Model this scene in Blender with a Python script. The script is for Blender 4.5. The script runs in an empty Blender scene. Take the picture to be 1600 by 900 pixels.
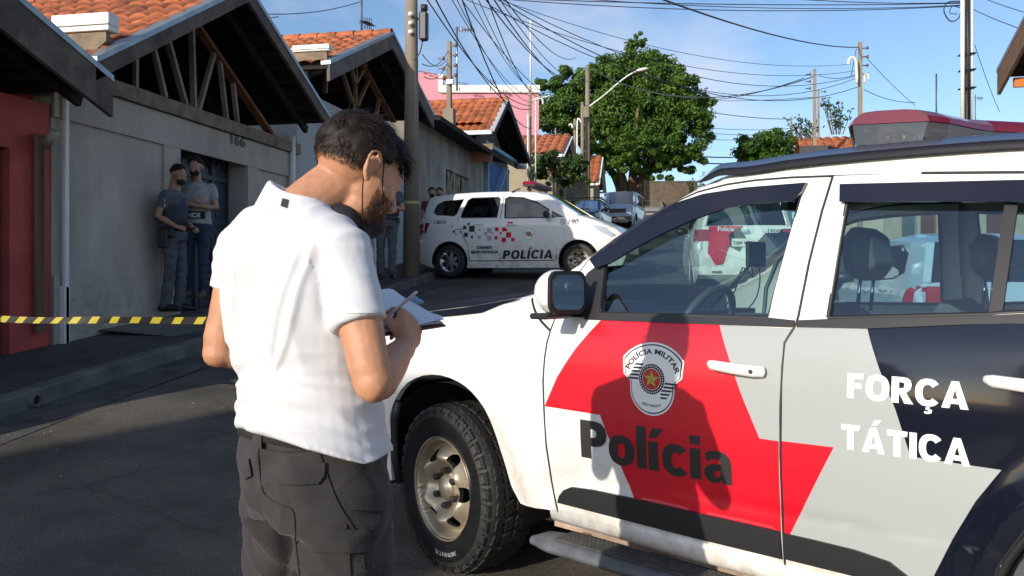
import bpy, bmesh, math, random
import numpy as np
from math import radians, sin, cos, pi, sqrt, atan2, exp
from mathutils import Vector, Matrix, noise
from mathutils.geometry import tessellate_polygon
random.seed(7)
SC = bpy.context.scene
COL = SC.collection
# ---------------------------------------------------------------- camera
CAMH = 1.36; FPX = 1300.0; YAW = radians(11.1)
CY, SY = cos(YAW), sin(YAW)
cd = bpy.data.cameras.new('camera'); cam = bpy.data.objects.new('camera', cd); COL.objects.link(cam)
cam.location = (0, 0, CAMH); cam.rotation_euler = (pi/2, 0, YAW)
cd.sensor_width = 36; cd.lens = 36*FPX/1600; cd.shift_y = -20/1600; cd.clip_end = 3000; cd.clip_start = .05
SC.camera = cam
# ---------------------------------------------------------------- light
SUN_EL = radians(19.5); SUN_AZ = radians(29.1)      # light travels toward +Y turned this much to +X
wd = bpy.data.worlds.new('World'); SC.world = wd; wd.use_nodes = True
nt = wd.node_tree; nt.nodes.clear()
out = nt.nodes.new('ShaderNodeOutputWorld'); bg = nt.nodes.new('ShaderNodeBackground')
sky = nt.nodes.new('ShaderNodeTexSky'); sky.sky_type = 'NISHITA'; sky.sun_disc = False
sky.sun_elevation = SUN_EL; sky.sun_rotation = pi+SUN_AZ
sky.altitude = 600; sky.air_density = 1.0; sky.dust_density = 1.3; sky.ozone_density = 3.0
bg.inputs[1].default_value = 0.138
tc = nt.nodes.new('ShaderNodeTexCoord'); mp = nt.nodes.new('ShaderNodeMapping'); mp.inputs['Scale'].default_value = (1, 1, 2.2)
nz = nt.nodes.new('ShaderNodeTexNoise'); nz.inputs['Scale'].default_value = 3.3; nz.inputs['Detail'].default_value = 7; nz.inputs['Roughness'].default_value = .55
rp = nt.nodes.new('ShaderNodeValToRGB'); rp.color_ramp.elements[0].position = .50; rp.color_ramp.elements[1].position = .72
mul = nt.nodes.new('ShaderNodeMath'); mul.operation = 'MULTIPLY'; mul.inputs[1].default_value = .62
mx = nt.nodes.new('ShaderNodeMix'); mx.data_type = 'RGBA'; mx.inputs[7].default_value = (4.6, 4.7, 5.2, 1)
nt.links.new(tc.outputs['Generated'], mp.inputs[0]); nt.links.new(mp.outputs[0], nz.inputs['Vector'])
nt.links.new(nz.outputs[0], rp.inputs[0]); nt.links.new(rp.outputs[0], mul.inputs[0]); nt.links.new(mul.outputs[0], mx.inputs[0])
nt.links.new(sky.outputs[0], mx.inputs[6]); nt.links.new(mx.outputs[2], bg.inputs[0]); nt.links.new(bg.outputs[0], out.inputs[0])
sl = bpy.data.lights.new('sun', 'SUN'); so = bpy.data.objects.new('sun', sl); COL.objects.link(so)
sl.energy = 3.8; sl.angle = radians(.5); sl.color = (1, .91, .79)
LD = Vector((sin(SUN_AZ)*cos(SUN_EL), cos(SUN_AZ)*cos(SUN_EL), -sin(SUN_EL)))
so.rotation_euler = LD.to_track_quat('-Z', 'Y').to_euler()
so.location = (-20, -40, 25)
SC.view_settings.view_transform = 'Standard'; SC.view_settings.look = 'None'; SC.view_settings.gamma = 1; SC.view_settings.exposure = 0.36
SC.cycles.max_bounces = 6; SC.cycles.transparent_max_bounces = 12

# ---------------------------------------------------------------- frames
def cw(X, Z, z=0): return Vector((X*CY - Z*SY, X*SY + Z*CY, z))
def W(px, py, Z): return cw((px-800)/FPX*Z, Z, CAMH - (py-430)/FPX*Z)
def onu(px, py, u):          # point of the sight line through a pixel at street offset u
    dx = (px-800)/FPX; Z = u/(dx*CY - SY); return W(px, py, Z)
def sst(a, b, x):
    t = max(0, min(1, (x-a)/(b-a))); return t*t*(3-2*t)
def g(t):
    def s(t): return -.03 + .104*.5*((t-3.4) + sqrt((t-3.4)**2+1.5)) - .016*max(0, t-18)
    if t < 60: return s(t)
    return s(60) + (1-exp(-(t-60)/12))*1.2
def G(u, t):
    return g(t) + .17*sst(1.8, 4.7, -u)*exp(-((t-6)/4.5)**2) - .55*sst(1.2, 4.0, u)*sst(2, 8, t)*(1-sst(26, 40, t))

# ---------------------------------------------------------------- materials
MATS = {}
def mat(name, col, rough=.6, metal=0, var=0, vscale=4, bump=0, bscale=40, coat=0, spec=.5, col2=None, vlo=.35, vhi=.65, emit=None, det=6, stretch=None, sheen=0, sub=0):
    if name in MATS: return MATS[name]
    m = bpy.data.materials.new(name); m.use_nodes = True; n = m.node_tree.nodes; L = m.node_tree.links
    b = n['Principled BSDF']; b.inputs['Base Color'].default_value = (*col, 1); b.inputs['Roughness'].default_value = rough
    b.inputs['Metallic'].default_value = metal; b.inputs['Coat Weight'].default_value = coat; b.inputs['Coat Roughness'].default_value = .04
    b.inputs['Specular IOR Level'].default_value = spec
    if sheen: b.inputs['Sheen Weight'].default_value = sheen
    if sub: b.inputs['Subsurface Weight'].default_value = sub; b.inputs['Subsurface Radius'].default_value = (.012, .005, .003); b.inputs['Subsurface Scale'].default_value = 1
    t = n.new('ShaderNodeTexCoord'); src = t.outputs['Object']
    if stretch:
        mpn = n.new('ShaderNodeMapping'); mpn.inputs['Scale'].default_value = stretch; L.new(src, mpn.inputs[0]); src = mpn.outputs[0]
    if var or col2:
        c2 = col2 or tuple(min(1, c*(1-var)) for c in col)
        x = n.new('ShaderNodeTexNoise'); x.inputs['Scale'].default_value = vscale; x.inputs['Detail'].default_value = det; x.inputs['Roughness'].default_value = .62
        r = n.new('ShaderNodeValToRGB'); r.color_ramp.elements[0].position = vlo; r.color_ramp.elements[1].position = vhi
        r.color_ramp.elements[0].color = (*c2, 1); r.color_ramp.elements[1].color = (*col, 1)
        L.new(src, x.inputs['Vector']); L.new(x.outputs[0], r.inputs[0]); L.new(r.outputs[0], b.inputs['Base Color'])
    if bump:
        x = n.new('ShaderNodeTexNoise'); x.inputs['Scale'].default_value = bscale; x.inputs['Detail'].default_value = 5
        bm = n.new('ShaderNodeBump'); bm.inputs['Strength'].default_value = bump; bm.inputs['Distance'].default_value = .02
        L.new(src, x.inputs['Vector']); L.new(x.outputs[0], bm.inputs['Height']); L.new(bm.outputs[0], b.inputs['Normal'])
    if emit: b.inputs['Emission Color'].default_value = (*emit[:3], 1); b.inputs['Emission Strength'].default_value = emit[3]
    MATS[name] = m; return m
def glassmat(name, tint, refl=.045, rough=.0):
    if name in MATS: return MATS[name]
    m = bpy.data.materials.new(name); m.use_nodes = True; n = m.node_tree.nodes; L = m.node_tree.links; n.clear()
    o = n.new('ShaderNodeOutputMaterial'); tr = n.new('ShaderNodeBsdfTransparent'); tr.inputs[0].default_value = (*tint, 1)
    gl = n.new('ShaderNodeBsdfGlossy'); gl.inputs['Roughness'].default_value = rough; gl.inputs[0].default_value = (1, 1, 1, 1)
    fr = n.new('ShaderNodeFresnel'); fr.inputs[0].default_value = 1.5
    ad = n.new('ShaderNodeMath'); ad.operation = 'ADD'; ad.inputs[1].default_value = refl; ad.use_clamp = True
    mi = n.new('ShaderNodeMixShader'); L.new(fr.outputs[0], ad.inputs[0]); L.new(ad.outputs[0], mi.inputs[0]); L.new(tr.outputs[0], mi.inputs[1]); L.new(gl.outputs[0], mi.inputs[2]); L.new(mi.outputs[0], o.inputs[0])
    MATS[name] = m; return m
def asphalt():
    m = mat('asphalt', (.128, .112, .088), .88, var=.48, vscale=.9, vlo=.42, vhi=.6, bump=.35, bscale=90)
    n = m.node_tree.nodes; L = m.node_tree.links; b = n['Principled BSDF']; src = n['Texture Coordinate'].outputs['Object']
    base = b.inputs['Base Color'].links[0].from_socket
    x = n.new('ShaderNodeTexNoise'); x.inputs['Scale'].default_value = 160; x.inputs['Detail'].default_value = 3; L.new(src, x.inputs[0])
    r = n.new('ShaderNodeValToRGB'); r.color_ramp.elements[0].position = .38; r.color_ramp.elements[0].color = (.45, .45, .45, 1)
    r.color_ramp.elements[1].position = .68; r.color_ramp.elements[1].color = (1.5, 1.5, 1.45, 1); L.new(x.outputs[0], r.inputs[0])
    mu = n.new('ShaderNodeMix'); mu.data_type = 'RGBA'; mu.blend_type = 'MULTIPLY'; mu.inputs[0].default_value = 1; L.new(base, mu.inputs[6]); L.new(r.outputs[0], mu.inputs[7])
    v = n.new('ShaderNodeTexVoronoi'); v.feature = 'DISTANCE_TO_EDGE'; v.inputs['Scale'].default_value = .55
    d = n.new('ShaderNodeTexNoise'); d.inputs['Scale'].default_value = 2.5; d.inputs['Detail'].default_value = 6; L.new(src, d.inputs[0])
    mm = n.new('ShaderNodeMix'); mm.data_type = 'RGBA'; mm.inputs[0].default_value = .22; L.new(src, mm.inputs[6]); L.new(d.outputs[1], mm.inputs[7]); L.new(mm.outputs[2], v.inputs['Vector'])
    cr = n.new('ShaderNodeValToRGB'); cr.color_ramp.elements[0].color = (.3, .3, .3, 1); cr.color_ramp.elements[1].color = (1, 1, 1, 1); cr.color_ramp.elements[1].position = .006
    L.new(v.outputs[0], cr.inputs[0])
    m2 = n.new('ShaderNodeMix'); m2.data_type = 'RGBA'; m2.blend_type = 'MULTIPLY'; m2.inputs[0].default_value = .45; L.new(mu.outputs[2], m2.inputs[6]); L.new(cr.outputs[0], m2.inputs[7])
    L.new(m2.outputs[2], b.inputs['Base Color']); return m
def leafmat(name, c1, c2):
    if name in MATS: return MATS[name]
    m = bpy.data.materials.new(name); m.use_nodes = True; n = m.node_tree.nodes; L = m.node_tree.links
    b = n['Principled BSDF']; b.inputs['Roughness'].default_value = .5; b.inputs['Specular IOR Level'].default_value = .35
    gi = n.new('ShaderNodeNewGeometry'); r = n.new('ShaderNodeValToRGB'); r.color_ramp.elements[0].color = (*c1, 1); r.color_ramp.elements[1].color = (*c2, 1)
    L.new(gi.outputs['Random Per Island'], r.inputs[0]); L.new(r.outputs[0], b.inputs['Base Color'])
    t = n.new('ShaderNodeBsdfTranslucent'); L.new(r.outputs[0], t.inputs[0]); mi = n.new('ShaderNodeMixShader'); mi.inputs[0].default_value = .3
    L.new(b.outputs[0], mi.inputs[1]); L.new(t.outputs[0], mi.inputs[2]); L.new(mi.outputs[0], n['Material Output'].inputs[0])
    MATS[name] = m; return m

# ---------------------------------------------------------------- mesh helpers
WM = {}
def V(*a): return Vector(a)
class MB:
    def __init__(s): s.v = []; s.f = []; s.m = []; s.sm = []
    def add(s, vs, fs, mi=0, smooth=False):
        o = len(s.v); s.v += [Vector(p) for p in vs]; s.f += [tuple(i+o for i in f) for f in fs]; s.m += [mi]*len(fs); s.sm += [smooth]*len(fs)
    def box(s, c, d, mi=0, rot=None, bev=0):
        c = Vector(c); h = Vector(d)/2
        if bev and min(h) > bev:
            vs = []; 
            for sx in (-1, 1):
                for sy in (-1, 1):
                    for sz in (-1, 1):
                        vs += [V(sx*h.x, sy*(h.y-bev), sz*(h.z-bev)), V(sx*(h.x-bev), sy*h.y, sz*(h.z-bev)), V(sx*(h.x-bev), sy*(h.y-bev), sz*h.z)]
            bm = bmesh.new(); [bm.verts.new(p) for p in vs]; bmesh.ops.convex_hull(bm, input=bm.verts)
            bmesh.ops.dissolve_limit(bm, angle_limit=.02, verts=bm.verts, edges=bm.edges)
            bm.verts.index_update(); vs = [v.co.copy() for v in bm.verts]; fs = [[v.index for v in f.verts] for f in bm.faces]; bm.free()
        else:
            vs = [V(x*h.x, y*h.y, z*h.z) for x in (-1, 1) for y in (-1, 1) for z in (-1, 1)]
            fs = [(0,1,3,2),(4,6,7,5),(0,4,5,1),(2,3,7,6),(0,2,6,4),(1,5,7,3)]
        if rot is not None: vs = [rot @ p for p in vs]
        s.add([p+c for p in vs], fs, mi)
    def beam(s, a, b, w, h, up=(0, 0, 1), mi=0, bev=0):
        a = Vector(a); b = Vector(b); x = (b-a).normalized(); u = Vector(up); y = u.cross(x)
        if y.length < 1e-4: y = V(0, 1, 0).cross(x)
        y.normalize(); z = x.cross(y)
        s.box((a+b)/2, ((b-a).length, w, h), mi, Matrix((x, y, z)).transposed(), bev)
    def tube(s, pts, r, n=8, mi=0, cap=True, smooth=True):
        pts = [Vector(p) for p in pts]; R = r if isinstance(r, (list, tuple)) else [r]*len(pts)
        loft(s, pts, [(q, q) for q in R], None, n, mi, cap, smooth)
    def lathe(s, prof, c=(0, 0, 0), axis='z', n=24, mi=0, smooth=True, close=False):
        vs = []; fs = []; m = len(prof)
        for i in range(n):
            a = 2*pi*i/n
            for r, z in prof:
                p = (r*cos(a), r*sin(a), z) if axis == 'z' else ((r*cos(a), z, r*sin(a)) if axis == 'y' else (z, r*cos(a), r*sin(a)))
                vs.append(Vector(p)+Vector(c))
        for i in range(n):
            j = (i+1) % n
            for k in range(m-1): fs.append((i*m+k, j*m+k, j*m+k+1, i*m+k+1))
        s.add(vs, fs, mi, smooth)
    def sphere(s, c, r, n=12, mi=0, rot=None):
        r = Vector(r) if hasattr(r, '__len__') else V(r, r, r); vs = [V(0, 0, -1)]; m = n//2
        for i in range(1, m):
            t = -pi/2+pi*i/m
            vs += [V(cos(t)*cos(2*pi*k/n), cos(t)*sin(2*pi*k/n), sin(t)) for k in range(n)]
        vs.append(V(0, 0, 1)); fs = [(0, 1+(k+1) % n, 1+k) for k in range(n)]
        for i in range(m-2):
            for k in range(n): a = 1+i*n+k; b = 1+i*n+(k+1) % n; fs.append((a, b, b+n, a+n))
        e = len(vs)-1; o = 1+(m-2)*n; fs += [(o+k, o+(k+1) % n, e) for k in range(n)]
        vs = [V(p.x*r.x, p.y*r.y, p.z*r.z) for p in vs]
        if rot is not None: vs = [rot @ p for p in vs]
        s.add([p+Vector(c) for p in vs], fs, mi, True)
    def prism(s, poly, d, mi=0):     # poly: 3D points, extruded by d
        n = len(poly); d = Vector(d); vs = [Vector(p) for p in poly]; vs += [p+d for p in vs]
        tri = tessellate_polygon([vs[:n]]); fs = [tuple(t) for t in tri]+[tuple(i+n for i in reversed(t)) for t in tri]
        fs += [(i, (i+1) % n, (i+1) % n+n, i+n) for i in range(n)]; s.add(vs, fs, mi)
def loft(s, pts, rad, lat=None, n=12, mi=0, cap=True, smooth=True, dome=False):
    pts = [Vector(p) for p in pts]; rad = [q if isinstance(q, (tuple, list)) else (q, q) for q in rad]; N = len(pts); vs = []; prev = None
    T = []
    for i in range(N):
        t = (pts[min(i+1, N-1)]-pts[max(i-1, 0)]); T.append(t.normalized() if t.length > 1e-9 else V(0, 0, 1))
    rings = []
    for i in range(N):
        l = lat[i] if isinstance(lat, list) else lat
        A = Vector(l) if l is not None else (prev if prev is not None else (V(1, 0, 0) if abs(T[i].x) < .8 else V(0, 1, 0)))
        A = (A - T[i]*A.dot(T[i])).normalized(); B = T[i].cross(A); prev = A
        rings.append((pts[i], A, B, rad[i][0], rad[i][1]))
    if dome:
        p, A, B, a, b = rings[0]; m = min(a, b); q = [(p-T[0]*m*sin(k), A, B, a*cos(k), b*cos(k)) for k in (1.35, .9, .45)]
        p, A, B, a, b = rings[-1]; m = min(a, b); q2 = [(p+T[-1]*m*sin(k), A, B, a*cos(k), b*cos(k)) for k in (.45, .9, 1.35)]
        rings = q+rings+q2
    for p, A, B, a, b in rings: vs += [p+A*a*cos(2*pi*k/n)+B*b*sin(2*pi*k/n) for k in range(n)]
    fs = []
    for i in range(len(rings)-1):
        for k in range(n): k2 = (k+1) % n; fs.append((i*n+k, i*n+k2, (i+1)*n+k2, (i+1)*n+k))
    if cap: fs.append(tuple(range(n-1, -1, -1))); fs.append(tuple(range((len(rings)-1)*n, len(rings)*n)))
    s.add(vs, fs, mi, smooth)
def finish(o, name, parent, label=None):
    COL.objects.link(o)
    if parent is not None: o.parent = parent
    if label: o['label'] = label
def obj(name, mb, mats, parent=None, world=True, label=None, recalc=False, cn=None):
    if not isinstance(mats, (list, tuple)): mats = [mats]
    me = bpy.data.meshes.new(name); Mi = WM[parent.name].inverted() if (parent is not None and world) else None
    vs = [Mi @ p for p in mb.v] if Mi is not None else mb.v
    me.from_pydata([tuple(p) for p in vs], [], mb.f)
    for m in mats: me.materials.append(m)
    me.polygons.foreach_set('material_index', mb.m); me.polygons.foreach_set('use_smooth', mb.sm); me.update()
    if recalc:
        bm = bmesh.new(); bm.from_mesh(me); bmesh.ops.recalc_face_normals(bm, faces=bm.faces); bm.to_mesh(me); bm.free()
    if cn is not None: me.normals_split_custom_set_from_vertices(cn)
    o = bpy.data.objects.new(name, me); finish(o, name, parent, label)
    WM[o.name] = WM[parent.name] if parent is not None else Matrix.Identity(4)
    return o
def thing(name, label, cat, loc=(0, 0, 0), rz=0, group=None, rot=None):
    o = bpy.data.objects.new(name, None); COL.objects.link(o); o.location = loc; o.rotation_euler = (0, 0, rz) if rot is None else rot
    o.empty_display_size = .3; WM[o.name] = Matrix.Translation(Vector(loc)) @ o.rotation_euler.to_matrix().to_4x4()
    tag(o, label, cat, group); return o
def tag(o, label=None, cat=None, group=None, kind=None):
    if label: o['label'] = label
    if cat: o['category'] = cat
    if group: o['group'] = group
    if kind: o['kind'] = kind
    return o
# flat text / polygons cut into a fine grid, then bent onto a surface
def gridcut(vs, fs, step, box=None):
    bm = bmesh.new(); bv = [bm.verts.new((p[0], p[1], 0)) for p in vs]
    for f in fs:
        try: bm.faces.new([bv[i] for i in f])
        except ValueError: pass
    sx, sy = step if isinstance(step, tuple) else (step, step)
    xs = [p[0] for p in vs]; ys = [p[1] for p in vs]
    for ax, lo, hi, st in ((0, min(xs), max(xs), sx), (1, min(ys), max(ys), sy)):
        k = math.floor(lo/st)+1
        while k*st < hi:
            co = [0, 0, 0]; no = [0, 0, 0]; co[ax] = k*st; no[ax] = 1
            bmesh.ops.bisect_plane(bm, geom=bm.verts[:]+bm.edges[:]+bm.faces[:], plane_co=co, plane_no=no, dist=1e-6); k += 1
    bm.verts.index_update(); V2 = [(v.co.x, v.co.y) for v in bm.verts]; F2 = [[v.index for v in f.verts] for f in bm.faces]
    E = [(e.verts[0].index, e.verts[1].index) for e in bm.edges if len(e.link_faces) == 1]
    bm.free(); return V2, F2, E
def poly2(loops):
    pts = [Vector((x, y, 0)) for lp in loops for x, y in lp]
    tris = tessellate_polygon([[Vector((x, y, 0)) for x, y in lp] for lp in loops])
    return [(p.x, p.y) for p in pts], [tuple(t) for t in tris]
def text2(s, size, bold=0, shear=0, align='LEFT', sx=1.0, space=1.0):
    c = bpy.data.curves.new('txt', 'FONT'); c.body = s; c.size = size; c.offset = bold; c.shear = shear; c.align_x = align; c.space_character = space; c.resolution_u = 4
    o = bpy.data.objects.new('txt', c); COL.objects.link(o); dg = bpy.context.evaluated_depsgraph_get(); dg.update()
    me = o.evaluated_get(dg).to_mesh(); vs = [(v.co.x*sx, v.co.y) for v in me.vertices]; fs = [tuple(p.vertices) for p in me.polygons]
    o.evaluated_get(dg).to_mesh_clear(); bpy.data.objects.remove(o); bpy.data.curves.remove(c); return vs, fs
def inpoly(x, y, P):
    c = False; n = len(P); j = n-1
    for i in range(n):
        if (P[i][1] > y) != (P[j][1] > y) and x < (P[j][0]-P[i][0])*(y-P[i][1])/(P[j][1]-P[i][1])+P[i][0]: c = not c
        j = i
    return c
def remesh(mb, vox, smooth=2, fn=None, it=None):
    me = bpy.data.meshes.new('tmp'); me.from_pydata([tuple(p) for p in mb.v], [], mb.f)
    o = bpy.data.objects.new('tmp', me); COL.objects.link(o)
    r = o.modifiers.new('r', 'REMESH'); r.mode = 'VOXEL'; r.voxel_size = vox; r.adaptivity = 0
    if smooth: k = o.modifiers.new('s', 'SMOOTH'); k.factor = .5; k.iterations = smooth
    dg = bpy.context.evaluated_depsgraph_get(); dg.update(); e = o.evaluated_get(dg).to_mesh()
    vs = [v.co.copy() for v in e.vertices]; ns = [v.normal.copy() for v in e.vertices]; fs = [tuple(p.vertices) for p in e.polygons]
    o.evaluated_get(dg).to_mesh_clear(); bpy.data.objects.remove(o); bpy.data.meshes.remove(me)
    if fn: vs = [fn(p, nn) for p, nn in zip(vs, ns)]
    q = MB(); q.add(vs, fs, 0, True); return q
# ---------------------------------------------------------------- car toolkit
class PMB(MB):
    def __init__(s): super().__init__(); s.n = []
    def addn(s, vs, fs, ns, mi=0): s.add(vs, fs, mi, True); s.n += [Vector(q) for q in ns]
    def pad(s):
        if len(s.n) < len(s.v):
            k = len(s.n); acc = [V(0, 0, 0) for _ in range(len(s.v)-k)]
            for f in s.f:
                if f[0] >= k:
                    a, b, c = s.v[f[0]], s.v[f[1]], s.v[f[2]]; nn = (b-a).cross(c-a)
                    for i in f: acc[i-k] += nn
            s.n += [(q.normalized() if q.length > 1e-12 else V(0, 0, 1)) for q in acc]
def ygrad(Y, x, z, side):
    e = .004; gx = (Y(x+e, z)-Y(x-e, z))/(2*e); gz = (Y(x, z+e)-Y(x, z-e))/(2*e)
    return Vector((-gx, 1*side, -gz)).normalized() if side > 0 else Vector((-gx, -1, -gz)).normalized()
def skin(mb, loops, Y, off=0, mi=0, side=1, step=.05, lip=0, pre=None, limi=None):
    vs, fs = pre if pre else poly2(loops)
    P, F, E = gridcut(vs, fs, step)
    if not P: return
    p3 = [V(x, side*(Y(x, z)+off), z) for x, z in P]; F2 = []
    for f in F:
        a = sum(P[f[i]][0]*P[f[(i+1) % len(f)]][1]-P[f[(i+1) % len(f)]][0]*P[f[i]][1] for i in range(len(f)))
        F2.append(tuple(reversed(f)) if (a > 0) == (side > 0) else tuple(f))
    mb.pad(); mb.addn(p3, F2, [ygrad(Y, x, z, side) for x, z in P], mi)
    if lip:
        vs = []; fs = []
        for a, b in E:
            o = len(vs); q = V(0, -side*lip, 0); vs += [p3[a], p3[b], p3[b]+q, p3[a]+q]; fs.append((o, o+1, o+2, o+3))
        mb.add(vs, fs, mi if limi is None else limi, False); mb.pad()
def topskin(mb, prof, Y, mi=0, ny=14, pw=2.4, inset=0):
    rows = []
    for x, ze, zc in prof:
        ye = Y(x, ze)-inset; row = []
        for k in range(ny+1):
            s = -cos(pi*k/ny); row.append(V(x, ye*s, ze+(zc-ze)*(1-abs(s)**pw)))
        rows.append(row)
    vs = [p for r in rows for p in r]; w = ny+1; fs = []
    for i in range(len(rows)-1):
        for k in range(ny): fs.append((i*w+k, i*w+k+1, (i+1)*w+k+1, (i+1)*w+k))
    mb.add(vs, [tuple(reversed(f)) for f in fs], mi, True)
    if isinstance(mb, PMB): mb.pad()
def dens(pts, n=4):          # Catmull-Rom refine
    out = []
    for i in range(len(pts)-1):
        p0 = pts[max(i-1, 0)]; p1 = pts[i]; p2 = pts[i+1]; p3 = pts[min(i+2, len(pts)-1)]
        for k in range(n):
            t = k/n; out.append(tuple(.5*((2*b)+(-a+c)*t+(2*a-5*b+4*c-d)*t*t+(-a+3*b-3*c+d)*t**3) for a, b, c, d in zip(p0, p1, p2, p3)))
    out.append(tuple(pts[-1])); return out
def interp(x, P):
    if x <= P[0][0]: return P[0][1]
    for (a, ya), (b, yb) in zip(P, P[1:]):
        if x <= b: return ya+(yb-ya)*(x-a)/(b-a) if b > a else yb
    return P[-1][1]
def sinterp(x, P, w): return sum(interp(x+w*k, P) for k in (-1, -.66, -.33, 0, .33, .66, 1))/7
def arcpts(cx, cz, r, a0, a1, n): return [(cx+r*cos(radians(a0+(a1-a0)*i/n)), cz+r*sin(radians(a0+(a1-a0)*i/n))) for i in range(n+1)]
white = mat('police white paint', (.78, .77, .735), .30, coat=.6, var=.10, vscale=2.2, vlo=.3, vhi=.5)
black = mat('black plastic', (.018, .018, .02), .45)
def dirty(m, z0, z1, col, k):
    n = m.node_tree.nodes; L = m.node_tree.links; b = n['Principled BSDF']; src = n['Texture Coordinate'].outputs['Object']; base = b.inputs['Base Color'].links[0].from_socket
    sp = n.new('ShaderNodeSeparateXYZ'); L.new(src, sp.inputs[0]); mr = n.new('ShaderNodeMapRange'); mr.inputs[1].default_value = z0; mr.inputs[2].default_value = z1; mr.inputs[3].default_value = 1; mr.inputs[4].default_value = 0; L.new(sp.outputs[2], mr.inputs[0])
    x = n.new('ShaderNodeTexNoise'); x.inputs['Scale'].default_value = 9; x.inputs['Detail'].default_value = 9; x.inputs['Roughness'].default_value = .7; L.new(src, x.inputs[0])
    r = n.new('ShaderNodeValToRGB'); r.color_ramp.elements[0].position = .4; r.color_ramp.elements[1].position = .7; L.new(x.outputs[0], r.inputs[0])
    m1 = n.new('ShaderNodeMath'); m1.operation = 'MULTIPLY'; L.new(mr.outputs[0], m1.inputs[0]); L.new(r.outputs[0], m1.inputs[1]); m2 = n.new('ShaderNodeMath'); m2.operation = 'MULTIPLY'; L.new(m1.outputs[0], m2.inputs[0]); m2.inputs[1].default_value = k
    mi = n.new('ShaderNodeMix'); mi.data_type = 'RGBA'; L.new(m2.outputs[0], mi.inputs[0]); L.new(base, mi.inputs[6]); mi.inputs[7].default_value = (*col, 1); L.new(mi.outputs[2], b.inputs['Base Color'])
dirty(white, .38, .85, (.34, .27, .19), .75)
blackg = mat('gloss black vinyl', (.006, .008, .016), .12, coat=.6)
redv = mat('red vinyl', (.62, .006, .02), .35, coat=.3)
greyv = mat('grey vinyl', (.36, .385, .375), .35, coat=.25)
whitev = mat('white vinyl', (.82, .82, .8), .4)
darkv = mat('charcoal vinyl', (.03, .028, .028), .4)
rubber = mat('tyre rubber', (.022, .021, .02), .62, var=.5, vscale=9, bump=.25, bscale=90)
rubberg = mat('shiny tyre sidewall', (.014, .014, .015), .22, var=.4, vscale=14)
steel = mat('silver steel wheel', (.46, .39, .29), .34, metal=.45, var=.35, vscale=7, coat=.2)
chrome = mat('chrome', (.8, .8, .8), .08, metal=1)
alu = mat('satin aluminium', (.45, .5, .56), .28, metal=.9)
glassT = glassmat('tinted car glass', (.70, .88, .87), .09)
glassD = glassmat('dark car glass', (.16, .22, .24))
clearp = glassmat('clear lens', (.93, .93, .95))
cabin = mat('cabin trim', (.07, .08, .09), .8, var=.2)
seatm = mat('seat cloth', (.13, .14, .15), .9, var=.3, vscale=30)
def lensmat(name, col, k, rough=.12):
    m = glassmat(name, tuple(min(1, c*1.0+.05) for c in col)); n = m.node_tree.nodes; L = m.node_tree.links; o = [x for x in n if x.type == 'OUTPUT_MATERIAL'][0]; s0 = o.inputs[0].links[0].from_socket
    b = n.new('ShaderNodeBsdfPrincipled'); b.inputs['Base Color'].default_value = (*col, 1); b.inputs['Roughness'].default_value = rough; mi = n.new('ShaderNodeMixShader'); mi.inputs[0].default_value = k
    L.new(s0, mi.inputs[1]); L.new(b.outputs[0], mi.inputs[2]); L.new(mi.outputs[0], o.inputs[0]); return m
redlens = mat('red lens', (.3, .003, .008), .12, coat=1)
underm = mat('underbody', (.008, .008, .008), .9)

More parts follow.
